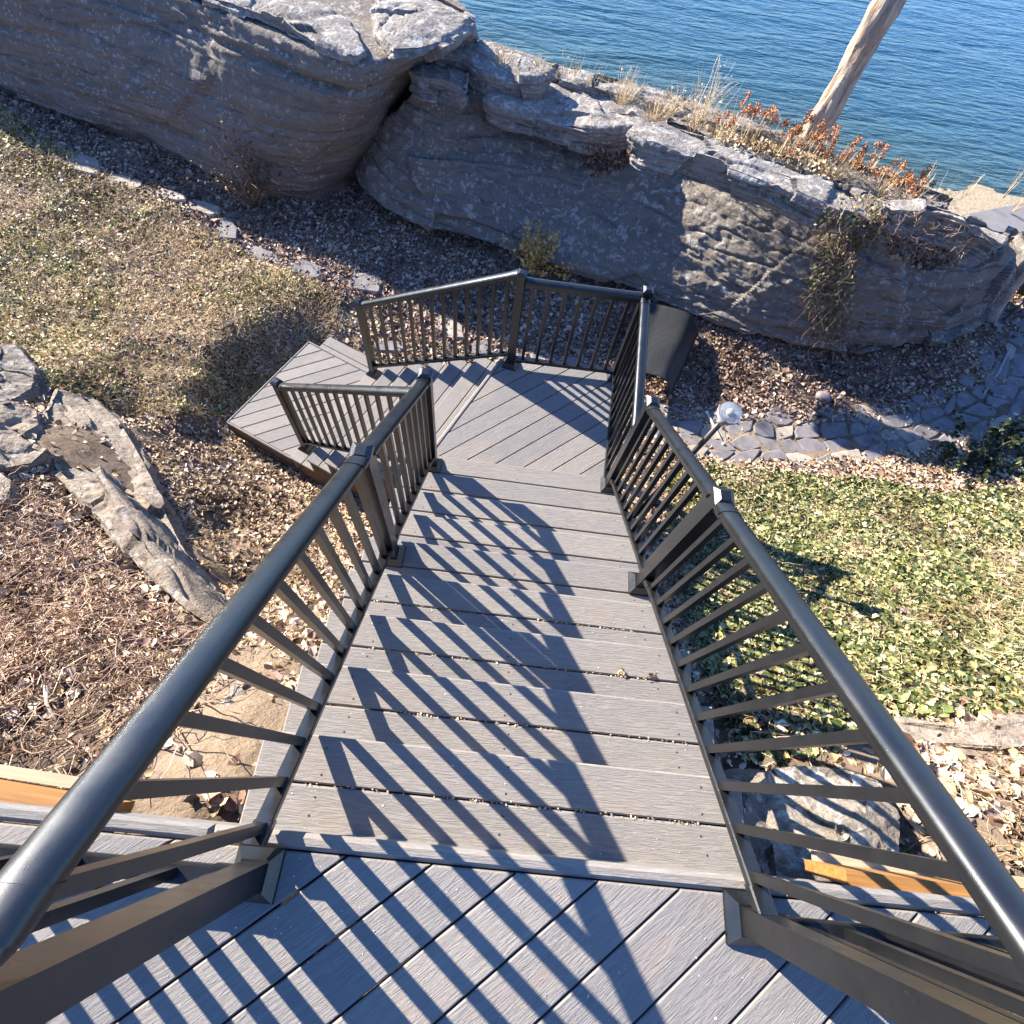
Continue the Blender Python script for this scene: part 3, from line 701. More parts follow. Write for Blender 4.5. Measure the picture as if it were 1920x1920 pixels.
# left boulder
T1 = outl([(-420, -230), (-150, -170), (60, -95), (230, -45), (330, -6), (420, 34), (520, 72), (610, 108), (672, 124), (702, 118), (735, 112), (770, 100), (830, 80), (882, 64)],
          [(-1.0, 9.2, -1.75), (-1.6, 10.0, -1.8), (-4, 10.8, -1.7), (-7, 11.6, -1.7), (-10, 12.2, -2.0), (-10.6, 10.6, -2.1)], -1.56, -1.6)
B1 = outl([(-420, 20), (-150, 110), (10, 172), (150, 225), (300, 275), (420, 335), (500, 360), (580, 362), (650, 335), (690, 300), (715, 262), (740, 225), (780, 185), (840, 150)],
          [(-1.0, 9.6, -4.6), (-1.6, 10.3, -4.6), (-4, 11.1, -4.6), (-7, 12, -4.6), (-10, 12.6, -4.6), (-11, 10.8, -4)], -3.22, -4.6)
rock1 = rock('boulder', T1, B1, 'huge grey boulder at the far left with a blotchy lichen-covered top ledge', ROCK, N=640, Mv=100, Mt=30, facet=.025, cell=1.0, lay=.16, belly=0.10, under=0.16, levels=((-1.80, .13), (-2.35, .05), (-2.9, .05)), seed=1.3, edge=.06, strata=.026, group='shoreline boulders')
capA = rock('ledge', outl([(300, -60), (345, -20), (430, 10), (520, 48), (600, 86), (664, 112), (690, 96), (660, 40), (560, -20), (420, -90)], [], -1.46, 0),
            outl([(300, -50, -1.7), (345, -10, -1.7), (430, 24, -1.7), (520, 62, -1.7), (600, 100, -1.7), (660, 124, -1.7), (690, 108, -1.7), (660, 50, -1.7), (560, -10, -1.7), (420, -80, -1.7)], [], -1.6, 0),
            None, ROCKP, N=400, Mv=24, Mt=22, facet=.035, cell=.3, lay=.06, belly=.0, big=.03, strata=.028, fine=.012, crown=.05, seed=2.1, edge=.05, parent=rock1)
capB0 = rock('ledge', outl([(700, 20), (705, 60), (735, 95), (790, 92), (850, 72), (892, 52), (880, 20), (820, -12), (740, -25)], [], -1.42, 0),
             outl([(700, 30, -1.75), (705, 70, -1.75), (735, 118, -1.75), (790, 112, -1.75), (850, 92, -1.75), (892, 78, -1.75), (880, 30, -1.75), (820, 0, -1.75), (740, -10, -1.75)], [], -1.7, 0),
             None, ROCKP, N=300, Mv=26, Mt=22, facet=.04, cell=.35, lay=.07, belly=.0, big=.03, strata=.035, fine=.014, crown=.05, seed=3.3, edge=.06, parent=rock1)
# middle boulder (long, leaning back in the middle)
T2 = outl([(768, 158, -1.95), (800, 172, -1.98), (850, 190, -2.02), (930, 208, -2.16), (1010, 234, -2.24), (1100, 262, -2.28), (1170, 284, -2.28), (1250, 310, -2.24), (1330, 335, -2.14), (1440, 365, -2.02), (1540, 398, -1.95), (1630, 428, -1.9), (1700, 450, -1.85)],
          [(5.1, 6.9, -1.9), (4.3, 7.2, -1.9), (3.2, 7.6, -1.85), (1.8, 8.6, -2.05), (.4, 9.3, -2.25), (-1.0, 9.6, -2.2)], -1.75, 0)
B2 = outl([(664, 300), (672, 345), (720, 392), (800, 425), (890, 446), (980, 474), (1080, 508), (1170, 534), (1280, 580), (1400, 622), (1500, 645), (1590, 660), (1680, 655)],
          [(5.6, 7.2, -3.8), (4.4, 7.9, -3.9), (3.2, 8.6, -4.2), (1.8, 9.7, -4.6), (.4, 10.3, -4.7), (-1.4, 10.3, -4.6)], -3.17, 0)
rock2 = rock('boulder', T2, B2, 'long dark boulder in the middle whose sloping face catches a patch of sun', ROCK, N=680, Mv=110, Mt=30, facet=.022, cell=.9, lay=.17, fine=.030, belly=0.10, big=.045, under=0.42, levels=((-2.45, .035), (-2.72, .05), (-2.98, .07)), seed=4.2, strata=.026, edge=.06, group='shoreline boulders', tilt=(0.03, 0))
def ledge(front, zf, thick, seed, mat=ROCKP, parent=rock2, drop=10, **k):
    T = outl(front, [], zf, 0); B = [p + np.array([0, 0, -thick]) for p in T]
    cx = sum(p for p in B) / len(B); B = [p + (cx - p) * 0.06 * np.array([1, 1, 0]) for p in B]
    kw = dict(N=340, Mv=26, Mt=26, facet=.035, cell=.30, lay=.055, belly=.0, big=.03, strata=.030, fine=.012, crown=.03, seed=seed, edge=.025, sm=1); kw.update(k)
    return rock('ledge', T, B, None, mat, parent=parent, **kw)
ledge([(762, 132), (790, 150), (830, 158), (868, 176), (880, 168), (884, 140), (850, 118), (810, 106), (775, 112)], -1.80, .20, 5.1)
ledge([(804, 72), (815, 95), (870, 112), (905, 138), (955, 148), (1010, 150), (1040, 132), (1010, 112), (960, 98), (900, 80), (850, 64)], -1.70, .36, 5.9)
ledge([(915, 186), (940, 200), (990, 214), (1050, 232), (1120, 244), (1190, 240), (1240, 222), (1210, 196), (1140, 170), (1060, 150), (990, 146), (940, 162)], -1.95, .26, 6.6)
ledge([(1000, 140), (1060, 158), (1140, 172), (1215, 196), (1270, 214), (1300, 206), (1240, 180), (1160, 160), (1080, 136), (1020, 118)], -1.90, .30, 7.2)
ledge([(1176, 246), (1210, 268), (1270, 288), (1340, 312), (1420, 340), (1500, 368), (1560, 392), (1622, 400), (1640, 384), (1600, 352), (1520, 322), (1420, 292), (1320, 258), (1240, 230), (1196, 228)], -1.50, .24, 8.1, N=460)
# right-hand boulder
T3 = outl([(1560, 400), (1620, 425), (1700, 430), (1770, 440), (1835, 452), (1885, 458), (1905, 440)], [(6.3, 7.1, -2.4), (5.3, 6.95, -2.2), (4.3, 6.85, -2.05)], -1.95, 0)
B3 = outl([(1560, 655), (1620, 668), (1700, 645), (1775, 648), (1840, 615), (1872, 560), (1890, 520)], [(6.7, 7.5, -4.2), (5.4, 7.5, -4.2), (4.2, 7.3, -4.0)], -3.20, 0)
rock3 = rock('boulder', T3, B3, 'rounded grey boulder at the right end of the row, draped with vines', ROCK, N=420, Mv=100, Mt=18, facet=.05, cell=.6, lay=.15, belly=0.20, under=0.25, levels=((-2.5, .05), (-3.0, .08)), seed=9.4, strata=.028, edge=.09, group='shoreline boulders')
ledge([(1552, 366), (1580, 392), (1630, 414), (1660, 400), (1650, 376), (1600, 352)], -1.70, .16, 9.9, ROCK, rock3, N=120)
ledge([(1655, 392), (1700, 398), (1760, 410), (1830, 436), (1880, 462), (1893, 448), (1850, 420), (1780, 396), (1710, 378), (1668, 378)], -1.62, .24, 10.4, ROCKP, rock3, N=200)
# distant stone beyond the right boulder and the bank behind it
rock('boulder', outl([(1900, 430), (1925, 420), (1990, 440), (1990, 500), (1930, 500)], [], -2.7, 0), outl([(1890, 480), (1925, 470), (1990, 490), (2000, 560), (1920, 560)], [], -3.9, 0),
     'partly hidden dark boulder at the right edge behind the tree', ROCK, N=120, Mv=24, Mt=8, seed=11.2, group='shoreline boulders')

# near left outcrop: a long pale ledge of flat stone
LOWR = []
def lowrock(front, zt, thick, seed, label, mat=ROCKT, cat='rock', group='rock outcrop by the left bank', **k):
    T = [at(*p[:2], p[2] if len(p) > 2 else zt) for p in front]; B = [p + np.array([0, 0, -thick]) for p in T]
    LOWR.append([tuple(p[:2]) for p in T])
    cx = sum(B) / len(B); B = [p - (cx - p) * 0.08 * np.array([1, 1, 0]) for p in B]
    kw = dict(N=300, Mv=30, Mt=40, facet=.020, cell=.30, lay=.06, belly=.0, big=.03, strata=.004, fine=.013, crown=.0, edge=.04, seed=seed, sm=1, crev=.03); kw.update(k)
    return rock('rock', T, B, label, mat, cat=cat, group=group, **kw)
lowrock([(78, 775, -2.3), (100, 728, -2.45), (165, 735, -2.52), (222, 785, -2.5), (262, 850, -2.42), (300, 925, -2.25), (335, 1005, -2.05), (372, 1062, -1.9), (415, 1112, -1.75), (440, 1165, -1.55), (415, 1185, -1.40), (345, 1142, -1.38), (262, 1068, -1.5), (205, 995, -1.66), (150, 940, -1.80), (105, 895, -1.93), (82, 835, -2.12)], -2, .75, 12.1,
        'long pale tan ledge of stone running down the left bank towards the stairs', N=440, big=.04, edge=.05)
lowrock([(-60, 640, -2.45), (30, 645, -2.5), (70, 690, -2.5), (62, 735, -2.4), (0, 760, -2.25), (-70, 740, -2.2)], -2.4, .45, 13.0, 'flat dark rock at the left edge, uppermost of the outcrop', ROCK)
lowrock([(-60, 765, -2.0), (20, 750, -2.1), (72, 770, -2.15), (75, 800, -2.1), (30, 830, -1.95), (-60, 830, -1.85)], -2.0, .45, 13.7, 'pale rock at the left edge below the flat dark one')
lowrock([(-60, 822, -1.85), (20, 815, -1.9), (92, 842, -1.9), (60, 868, -1.85), (10, 880, -1.75), (-60, 880, -1.7)], -1.8, .4, 14.9, 'small flat tan rock at the left edge with a pointed tip')
lowrock([(-60, 884, -1.7), (-5, 880, -1.72), (24, 905, -1.72), (20, 938, -1.66), (-10, 955, -1.6), (-60, 950, -1.55)], -1.65, .35, 15.5, 'small rounded rock at the left edge, lowest of the outcrop')
lowrock([(395, 1375, -.62), (420, 1310, -.75), (450, 1262, -.85), (500, 1275, -.85), (560, 1310, -.78), (600, 1380, -.66), (540, 1500, -.5), (400, 1470, -.48)], -.7, .3, 16.3,
        'tan clay-covered stone beside the left end of the upper treads', ROCKT, edge=.05, big=.03, strata=.012, fine=.01)
lowrock([(1398, 1475, -.62), (1440, 1440, -.66), (1500, 1432, -.66), (1580, 1440, -.64), (1650, 1462, -.6), (1690, 1530, -.5), (1680, 1630, -.42), (1560, 1680, -.38), (1440, 1670, -.40), (1385, 1590, -.46), (1378, 1520, -.55)], -.7, .7, 17.4,
        'rough pale boulder against the right side of the deck, striped by railing shadows', m_rock('mottled_limestone', .8, .95, (1.05, 1, .93)), N=360, big=.05, strata=.004, facet=.012, cell=.5, fine=.022, edge=.16, crown=.10, crev=.01, sm=5)
lowrock([(1640, 1350, -.95), (1720, 1352, -.9), (1800, 1362, -.85), (1880, 1352, -.82), (1990, 1345, -.8), (1990, 1400, -.7), (1880, 1408, -.72), (1760, 1400, -.8), (1660, 1385, -.88)], -.85, .5, 18.8,
        'half-buried pale ledge at the right edge between the ivy and the leaf litter', ROCKT, big=.03)
lowrock([(395, 1050, -2.55), (430, 1062, -2.5), (452, 1100, -2.35), (430, 1120, -2.3), (398, 1095, -2.4)], -2.45, .3, 19.9, 'small weathered rock tucked against the foot of the pale left ledge', ROCK, N=100, Mv=12, Mt=12, big=.02, edge=.05)

# ------------------------------------------------------------------ stepping stones and path
def stone_poly(pts, th, mat, label, name='stepping_stone', up=.03, group='stepping stones', parent=None):
    W3 = [hit(*p) for p in pts]; z0 = float(np.mean([hx(p[0], p[1]) for p in W3])); c = np.mean(W3, 0)
    poly = [(p[0] - c[0], p[1] - c[1]) for p in W3]
    poly2 = []
    for k in range(len(poly)):
        a, b = np.array(poly[k]), np.array(poly[(k + 1) % len(poly)]); poly2.append(tuple(a * .9 + b * .1)); poly2.append(tuple(a * .5 + b * .5 + rng.normal(size=2) * .008)); poly2.append(tuple(a * .1 + b * .9))
    V, F = prism(poly2, -th, up, .018)
    V = [(x, y, z + (0.007 * math.sin(x * 17 + y * 11) if z > 0 else 0)) for x, y, z in V]
    o = add(name, mesh_np(name, V, F, mat), None, (float(c[0]), float(c[1]), z0)); 
    if parent is not None: return at_world(o, parent)
    return tag(o, label, 'stone', group)
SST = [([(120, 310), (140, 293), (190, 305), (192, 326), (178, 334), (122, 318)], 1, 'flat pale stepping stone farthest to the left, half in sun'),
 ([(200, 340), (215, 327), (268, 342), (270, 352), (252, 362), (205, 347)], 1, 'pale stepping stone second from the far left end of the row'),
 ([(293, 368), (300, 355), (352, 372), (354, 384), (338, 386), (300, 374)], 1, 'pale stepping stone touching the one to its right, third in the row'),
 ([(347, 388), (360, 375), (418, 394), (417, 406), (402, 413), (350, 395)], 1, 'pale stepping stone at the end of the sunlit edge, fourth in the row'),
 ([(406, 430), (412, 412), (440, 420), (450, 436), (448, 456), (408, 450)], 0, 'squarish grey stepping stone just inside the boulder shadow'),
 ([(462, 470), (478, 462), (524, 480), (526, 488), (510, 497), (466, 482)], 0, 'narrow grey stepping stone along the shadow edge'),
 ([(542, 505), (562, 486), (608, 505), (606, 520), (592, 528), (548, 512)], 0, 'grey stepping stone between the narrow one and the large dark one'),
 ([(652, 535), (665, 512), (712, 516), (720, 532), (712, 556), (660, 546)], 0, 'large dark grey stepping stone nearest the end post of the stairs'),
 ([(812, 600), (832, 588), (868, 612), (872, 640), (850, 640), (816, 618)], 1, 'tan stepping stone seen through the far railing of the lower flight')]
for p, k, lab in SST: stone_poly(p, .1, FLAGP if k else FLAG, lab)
path = tag(add('flagstone_path', None), kind='structure')
for pts in ([(880, 640), (915, 640), (925, 668), (886, 672)], [(930, 655), (985, 660), (990, 685), (935, 682)], [(992, 662), (1050, 668), (1052, 690), (996, 688)], [(1056, 670), (1110, 680), (1112, 700), (1058, 696)], [(700, 640), (760, 640), (765, 665), (708, 664)]):
    stone_poly(pts, .1, FLAG, None, 'flagstone', parent=path)
# winding path: jittered cells along a centre line
CL = np.array([hit(u, v)[:2] for u, v in ((1215, 800), (1300, 818), (1400, 826), (1520, 822), (1640, 812), (1760, 790), (1850, 752), (1905, 690), (1925, 620), (1990, 560))])
WD = [.42, .42, .45, .45, .42, .42, .45, .5, .5, .5]
cum = np.r_[0, np.cumsum(np.linalg.norm(np.diff(CL, axis=0), axis=1))]
def clp(t, w):
    i = min(int(np.searchsorted(cum, t, side='right')) - 1, len(CL) - 2); f = (t - cum[i]) / (cum[i + 1] - cum[i]); p = CL[i] * (1 - f) + CL[i + 1] * f
    i0, i1 = max(i - (f < .5), 0), min(i + 1 + (f >= .5), len(CL) - 1); d = CL[i1] - CL[i0]; d /= np.hypot(*d); return p + np.array([-d[1], d[0]]) * w * (WD[i] * (1 - f) + WD[i + 1] * f)
nl = 4; nt = int(cum[-1] / .31); gj = {}
for a in range(nt + 1):
    for b in range(nl + 1):
        t = np.clip(a * .31 + rng.normal() * .055 + (b % 2) * .11, 0, cum[-1] - 1e-3); gj[a, b] = clp(t, (b / nl * 2 - 1) + rng.normal() * .10)
for a in range(nt):
    for b in range(nl):
        q = [gj[a, b], gj[a + 1, b], gj[a + 1, b + 1], gj[a, b + 1]]; c = np.mean(q, 0)
        q = [c + (p - c) * rng.uniform(.95, .99) for p in q]
        pp = []
        for k in range(4):
            A_, B_ = q[k], q[(k + 1) % 4]; pp += [A_ * .85 + B_ * .15, A_ * .45 + B_ * .55 + rng.normal(size=2) * .012]
        pp = ccw([tuple(x - c) for x in pp]); up = rng.uniform(.0, .012)
        V, F = prism(pp, -.08, up + .01, .012); sl_ = rng.normal(size=2) * .035
        V = [(x, y, z + (x * sl_[0] + y * sl_[1] if z > -.05 else 0)) for x, y, z in V]
        o = add('flagstone', mesh_np('flagstone', V, F, FLAG if rng.random() < .85 else FLAGP), None, (float(c[0]), float(c[1]), hx(*c))); at_world(o, path)
# small loose stones
def pebble(u, v, r, mat, label, name='stone', sq=(1, .8, .6)):
    p = hit(u, v); V = []; F = []; n, m = 14, 8
    for k in range(1, m):
        for i in range(n):
            a = math.pi * k / m; b = 2 * math.pi * i / n; V.append((math.sin(a) * math.cos(b), math.sin(a) * math.sin(b), math.cos(a)))
    V = np.array(V); V = np.sign(V) * np.abs(V) ** .8; V = V * (1 + .18 * fbm(V * 1.6 + u, 2))[:, None] * r * np.array(sq); F = [(k * n + i, k * n + (i + 1) % n, (k + 1) * n + (i + 1) % n, (k + 1) * n + i) for k in range(m - 2) for i in range(n)]
    F += [tuple(range(n))[::-1], tuple((m - 2) * n + i for i in range(n))]
    o = add(name, mesh_np(name, V, F, mat, True), None, (float(p[0]), float(p[1]), hx(p[0], p[1]) + r * .25), (0, 0, u * .1)); return tag(o, label, 'stone')
pebble(612, 926, .062, m_plain('white_stone', (.62, .58, .52), .8, .12), 'small white block of stone on the soil beside the lower flight')
pebble(1540, 748, .10, m_plain('purple_grey_stone', (.19, .15, .15), .85, .2), 'smooth grey cobble on dark leaves above the path', sq=(1, .85, .6))
pebble(483, 872, .03, m_plain('pale_pebble', (.6, .55, .48), .8, .12), 'tiny pale pebble on the soil below the foot platform')
# ------------------------------------------------------------------ helpers for plants and litter
from mathutils.bvhtree import BVHTree
def inpoly(P, poly):
    x, y = P[:, 0], P[:, 1]; c = np.zeros(len(P), bool)
    for i in range(len(poly)):
        x1, y1 = poly[i - 1]; x2, y2 = poly[i]
        m = ((y1 > y) != (y2 > y)) & (x < (x2 - x1) * (y - y1) / (y2 - y1 + 1e-12) + x1); c ^= m
    return c
def gpoly(pts): return [tuple(hit(u, v)[:2]) for u, v in pts]
LP = np.array([[0, -.5, 0], [-.42, -.25, .16], [-.34, .18, .20], [0, .55, .02], [.34, .18, .20], [.42, -.25, .16]])
LF = np.array([[0, 1, 2, 3], [0, 3, 4, 5]])
def leaf_mesh(name, P, size, mat, tilt=0.6, aspect=1.0, N=None, curl=1.0, shape=LP):
    n = len(P); size = np.broadcast_to(size, (n,)); k = len(shape)
    yaw = rng.uniform(0, 2 * np.pi, n); tx = rng.normal(size=n) * tilt; ty = rng.normal(size=n) * tilt
    L = np.repeat(shape[None], n, 0) * size[:, None, None]; L = L * np.array([aspect, 1, 1]); L[:, :, 2] *= (curl * rng.uniform(-.6, 1.9, n))[:, None]
    L[:, :, 0] *= rng.uniform(.45, 1.15, n)[:, None]
    def rotx(L, a): c, s = np.cos(a)[:, None], np.sin(a)[:, None]; y = L[:, :, 1] * c - L[:, :, 2] * s; z = L[:, :, 1] * s + L[:, :, 2] * c; return np.stack([L[:, :, 0], y, z], -1)
    def roty(L, a): c, s = np.cos(a)[:, None], np.sin(a)[:, None]; x = L[:, :, 0] * c + L[:, :, 2] * s; z = -L[:, :, 0] * s + L[:, :, 2] * c; return np.stack([x, L[:, :, 1], z], -1)
    L = roty(rotx(L, tx), ty); c, s = np.cos(yaw)[:, None], np.sin(yaw)[:, None]
    L = np.stack([L[:, :, 0] * c - L[:, :, 1] * s, L[:, :, 0] * s + L[:, :, 1] * c, L[:, :, 2]], -1)
    if N is not None:                                   # align local z with N
        Nn = N / np.linalg.norm(N, axis=1)[:, None]; a = np.cross(Nn, [0.1, 0.2, 1.0]); a /= np.linalg.norm(a, axis=1)[:, None] + 1e-9; b = np.cross(Nn, a)
        L = L[:, :, 0:1] * a[:, None] + L[:, :, 1:2] * b[:, None] + L[:, :, 2:3] * Nn[:, None]
    V = (L + P[:, None]).reshape(-1, 3); F = (LF[None] + (np.arange(n) * k)[:, None, None]).reshape(-1, 4)
    return mesh_np(name, V, F, mat)
def stem_mesh(name, A, D, length, rad, mat, K=5, wob=.25, droop=0.0, taper=.6, ground=False, lift=.0):
    n = len(A); length = np.broadcast_to(length, (n,)); rad = np.broadcast_to(rad, (n,)); pts = [A.copy()]; d = D / np.linalg.norm(D, axis=1)[:, None]
    for k in range(K):
        d = d + rng.normal(size=d.shape) * wob * (0.35 if ground else 1) + np.array([0, 0, -droop]); 
        if ground: 
            w = rng.normal(size=n) * wob; c, s = np.cos(w), np.sin(w); d = np.c_[d[:, 0] * c - d[:, 1] * s, d[:, 0] * s + d[:, 1] * c, d[:, 2] * .5]
        d /= np.linalg.norm(d, axis=1)[:, None]; pts.append(pts[-1] + d * (length / K)[:, None])
    if ground:
        for k, p in enumerate(pts):
            ph = k / K * math.pi; p[:, 2] = hsmooth(p[:, :2]) + .03 + lift * math.sin(ph) * A_l
    P = np.stack(pts, 1)                                # n,K+1,3
    T = np.gradient(P, axis=1); T /= np.linalg.norm(T, axis=2)[..., None] + 1e-9
    a = np.cross(T, [0.21, 0.33, 0.92]); a /= np.linalg.norm(a, axis=2)[..., None] + 1e-9; b = np.cross(T, a)
    r = rad[:, None] * np.linspace(1, taper, K + 1)[None]
    ring = [P + r[..., None] * (math.cos(w) * a + math.sin(w) * b) for w in (0, 2.094, 4.189)]
    V = np.stack(ring, 2).reshape(-1, 3); base = (np.arange(n) * (K + 1) * 3)[:, None, None]
    f = np.array([[k * 3 + i, k * 3 + (i + 1) % 3, (k + 1) * 3 + (i + 1) % 3, (k + 1) * 3 + i] for k in range(K) for i in range(3)])
    F = (f[None] + base).reshape(-1, 4)
    return mesh_np(name, V, F, mat, True), P
A_l = 1.0
def scatter(poly, dens, falloff=True, near=4.5):
    poly = np.array(poly); lo, hi = poly.min(0), poly.max(0); n = int(dens * np.prod(hi - lo)); P = rng.uniform(lo, hi, (n, 2)); P = P[inpoly(P, [tuple(p) for p in poly])]
    if falloff:
        z = hsmooth(P); d = np.linalg.norm(np.c_[P, z] - CAMP, axis=1); P = P[rng.random(len(P)) < np.clip((near / d) ** 1.6, 0.12, 1)]
    return P
def grd(P, lift=0.012): return np.c_[P, hgt(P) + lift * rng.uniform(.2, 2.2, len(P))]

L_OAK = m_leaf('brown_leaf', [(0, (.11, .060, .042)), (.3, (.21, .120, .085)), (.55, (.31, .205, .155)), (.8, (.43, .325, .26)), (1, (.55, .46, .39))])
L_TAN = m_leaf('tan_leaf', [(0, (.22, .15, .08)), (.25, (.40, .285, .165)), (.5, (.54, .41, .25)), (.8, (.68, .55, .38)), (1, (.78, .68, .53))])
L_GRN = m_leaf('green_leaf', [(0, (.07, .10, .020)), (.3, (.17, .21, .045)), (.6, (.34, .35, .09)), (.8, (.55, .46, .20)), (1, (.64, .53, .28))], .5)
L_IVY = m_leaf('ivy_leaf', [(0, (.03, .045, .015)), (.35, (.09, .115, .036)), (.62, (.20, .215, .075)), (.85, (.38, .335, .14)), (1, (.56, .45, .25))], .38)
STRAW = m_leaf('straw', [(0, (.32, .22, .115)), (.4, (.52, .39, .22)), (.75, (.66, .53, .34)), (1, (.76, .66, .48))])
VINE = m_leaf('dry_vine', [(0, (.15, .09, .06)), (.4, (.29, .18, .12)), (.75, (.43, .29, .205)), (1, (.60, .47, .36))])
RUST = m_leaf('rust_flower', [(0, (.24, .085, .03)), (.5, (.42, .17, .065)), (1, (.58, .29, .13))])
OCHRE = m_leaf('ochre_leaf', [(0, (.36, .18, .04)), (.5, (.62, .38, .09)), (1, (.75, .56, .2))])

# ------------------------------------------------------------------ leaf litter and ground cover
FULL = [(-10.5, 9.5), (-6, 8.9), (-2.5, 8.2), (0, 7.6), (3, 7.2), (6.5, 7.2), (9, 8.5), (9.5, 4), (8, .6), (3.0, -.0), (-2.5, 0.0), (-7, 1), (-11, 5)]
foot = lambda P: (P[:, 0] > -.58) & (P[:, 0] < .9) & (P[:, 1] < 2.1)
IVYZ = gpoly([(1250, 900), (1330, 872), (1450, 885), (1560, 900), (1660, 905), (1760, 930), (1990, 905), (2000, 1320), (1800, 1345), (1640, 1350), (1480, 1430), (1390, 1430), (1330, 1300), (1290, 1180), (1250, 1050)])
LEFTZ = gpoly([(-300, 380), (-150, 260), (0, 200), (130, 290), (330, 395), (470, 480), (640, 560), (640, 640), (560, 660), (430, 790), (330, 780), (200, 770), (90, 730), (-100, 640), (-300, 640)])
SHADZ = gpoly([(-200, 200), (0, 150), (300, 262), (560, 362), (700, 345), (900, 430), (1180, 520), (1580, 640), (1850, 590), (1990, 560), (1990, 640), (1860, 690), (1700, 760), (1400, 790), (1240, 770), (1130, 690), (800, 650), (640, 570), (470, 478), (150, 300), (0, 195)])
P = scatter(FULL, 4600, True, 5.0); P = P[~foot(P)]
iv, lf, sh = inpoly(P, IVYZ), inpoly(P, LEFTZ), inpoly(P, SHADZ)
nzp = fbm(np.c_[P * .9, np.full(len(P), 3.3)], 3)
nzq = fbm(np.c_[P * 2.6, np.full(len(P), 8.3)], 2)
keep = rng.random(len(P)) < np.where(iv, .5, np.where(lf, .62, np.clip(.80 + 1.6 * nzq, .28, 1)))
bare = np.zeros(len(P))
for u, v, r in ((430, 1330, .42), (380, 1390, .42), (470, 1250, .3), (300, 700, .3), (640, 660, .35), (110, 1390, .4)):
    p = hit(u, v); bare = np.maximum(bare, np.clip(1.25 - np.hypot(P[:, 0] - p[0], P[:, 1] - p[1]) / r, 0, 1))
keep &= rng.random(len(P)) > bare * .97
PATHZ = gpoly([(1215, 775), (1300, 795), (1420, 800), (1640, 785), (1760, 760), (1850, 715), (1890, 640), (1990, 640), (1990, 740), (1900, 790), (1760, 830), (1640, 852), (1520, 862), (1400, 862), (1280, 850), (1215, 830)])
keep &= ~(inpoly(P, PATHZ) & (rng.random(len(P)) < .96))
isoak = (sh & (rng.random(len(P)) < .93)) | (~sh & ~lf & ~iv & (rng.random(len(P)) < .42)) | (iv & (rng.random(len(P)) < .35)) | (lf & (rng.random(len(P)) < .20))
for _q in LOWR: keep &= ~(inpoly(P, _q) & (rng.random(len(P)) < .93))
szf = lambda n: np.clip(rng.lognormal(math.log(.040), .36, n), .016, .085)
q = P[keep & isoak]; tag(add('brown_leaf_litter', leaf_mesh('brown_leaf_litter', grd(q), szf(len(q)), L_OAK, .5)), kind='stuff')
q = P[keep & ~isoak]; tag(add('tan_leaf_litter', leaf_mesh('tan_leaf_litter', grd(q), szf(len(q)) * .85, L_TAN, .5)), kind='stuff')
q = scatter(LEFTZ, 3000, True, 6.0); g = fbm(np.c_[q * .9, np.full(len(q), 1.3)], 3) + .12; q = q[rng.random(len(q)) < np.clip(.30 + 2.4 * g, .05, .95)]
tag(add('ground_cover', leaf_mesh('ground_cover', grd(q, .025), szf(len(q)) * .72, L_GRN, .65)), kind='stuff')
q = scatter(IVYZ, 6600, True, 5.5); q = q[rng.random(len(q)) < np.clip(.85 + 1.3 * fbm(np.c_[q * 1.3, np.full(len(q), 5.3)], 3), .18, 1)]
mound = .09 * np.clip(.4 + fbm(np.c_[q * 2.3, np.zeros(len(q))], 3), 0, 1.4)
pv = np.c_[q, hgt(q) + mound * rng.uniform(.3, 1.1, len(q)) + .015]
tag(add('ivy', leaf_mesh('ivy', pv, np.clip(rng.normal(.036, .012, len(q)), .014, .07), L_IVY, .45)), kind='stuff')
# straw and twigs lying on the ground
def lying(name, poly, dens, L0, r0, mat, near=5, lift=.03, wob=.5, K=5, cond=None):
    q = scatter(poly, dens, True, near)
    for _q in LOWR: q = q[~(inpoly(q, _q) & (rng.random(len(q)) < .85))]
    q = q[~foot(q)]
    if cond is not None: q = q[cond(q)]
    n = len(q); a = rng.uniform(0, 2 * np.pi, n); A = np.c_[q, hgt(q) + .012 + rng.uniform(0, .03, n)]
    me, _ = stem_mesh(name, A, np.c_[np.cos(a), np.sin(a), rng.normal(size=n) * .12 + lift], rng.uniform(.45, 1.5, n) * L0, rng.uniform(.6, 1.3, n) * r0, mat, K, wob, .0, .5)
    P3 = np.empty(len(me.vertices) * 3, np.float32); me.vertices.foreach_get('co', P3); P3 = P3.reshape(-1, 3)
    base = np.repeat(A[:, 2] - hsmooth(A[:, :2]), (K + 1) * 3); rel = P3[:, 2] - np.repeat(A[:, 2], (K + 1) * 3)
    P3[:, 2] = hsmooth(P3[:, :2]) + base + np.abs(rel); me.vertices.foreach_set('co', P3.ravel()); me.update()
    return tag(add(name, me), kind='stuff')
lying('straw', LEFTZ, 1500, .12, .0028, STRAW, near=6)
lying('straw', gpoly([(430, 800), (600, 940), (640, 1060), (560, 1250), (480, 1230), (330, 1000), (260, 820)]), 520, .12, .0022, STRAW)
lying('straw', IVYZ, 260, .16, .0024, STRAW, lift=.10)
lying('straw', gpoly([(1640, 1390), (2050, 1380), (2050, 1800), (1600, 1640)]), 480, .10, .002, STRAW)
lying('straw', gpoly([(1820, 1050), (2050, 1000), (2050, 1330), (1850, 1330)]), 420, .28, .0022, STRAW, lift=.25)
lying('dry_twigs', SHADZ, 75, .16, .0022, VINE, near=6)
lying('dry_vines', gpoly([(-250, 900), (60, 900), (150, 980), (260, 1090), (400, 1200), (440, 1290), (300, 1420), (-100, 1440), (-300, 1300)]), 620, .34, .0032, VINE, near=4, wob=.55, K=8, lift=.10)

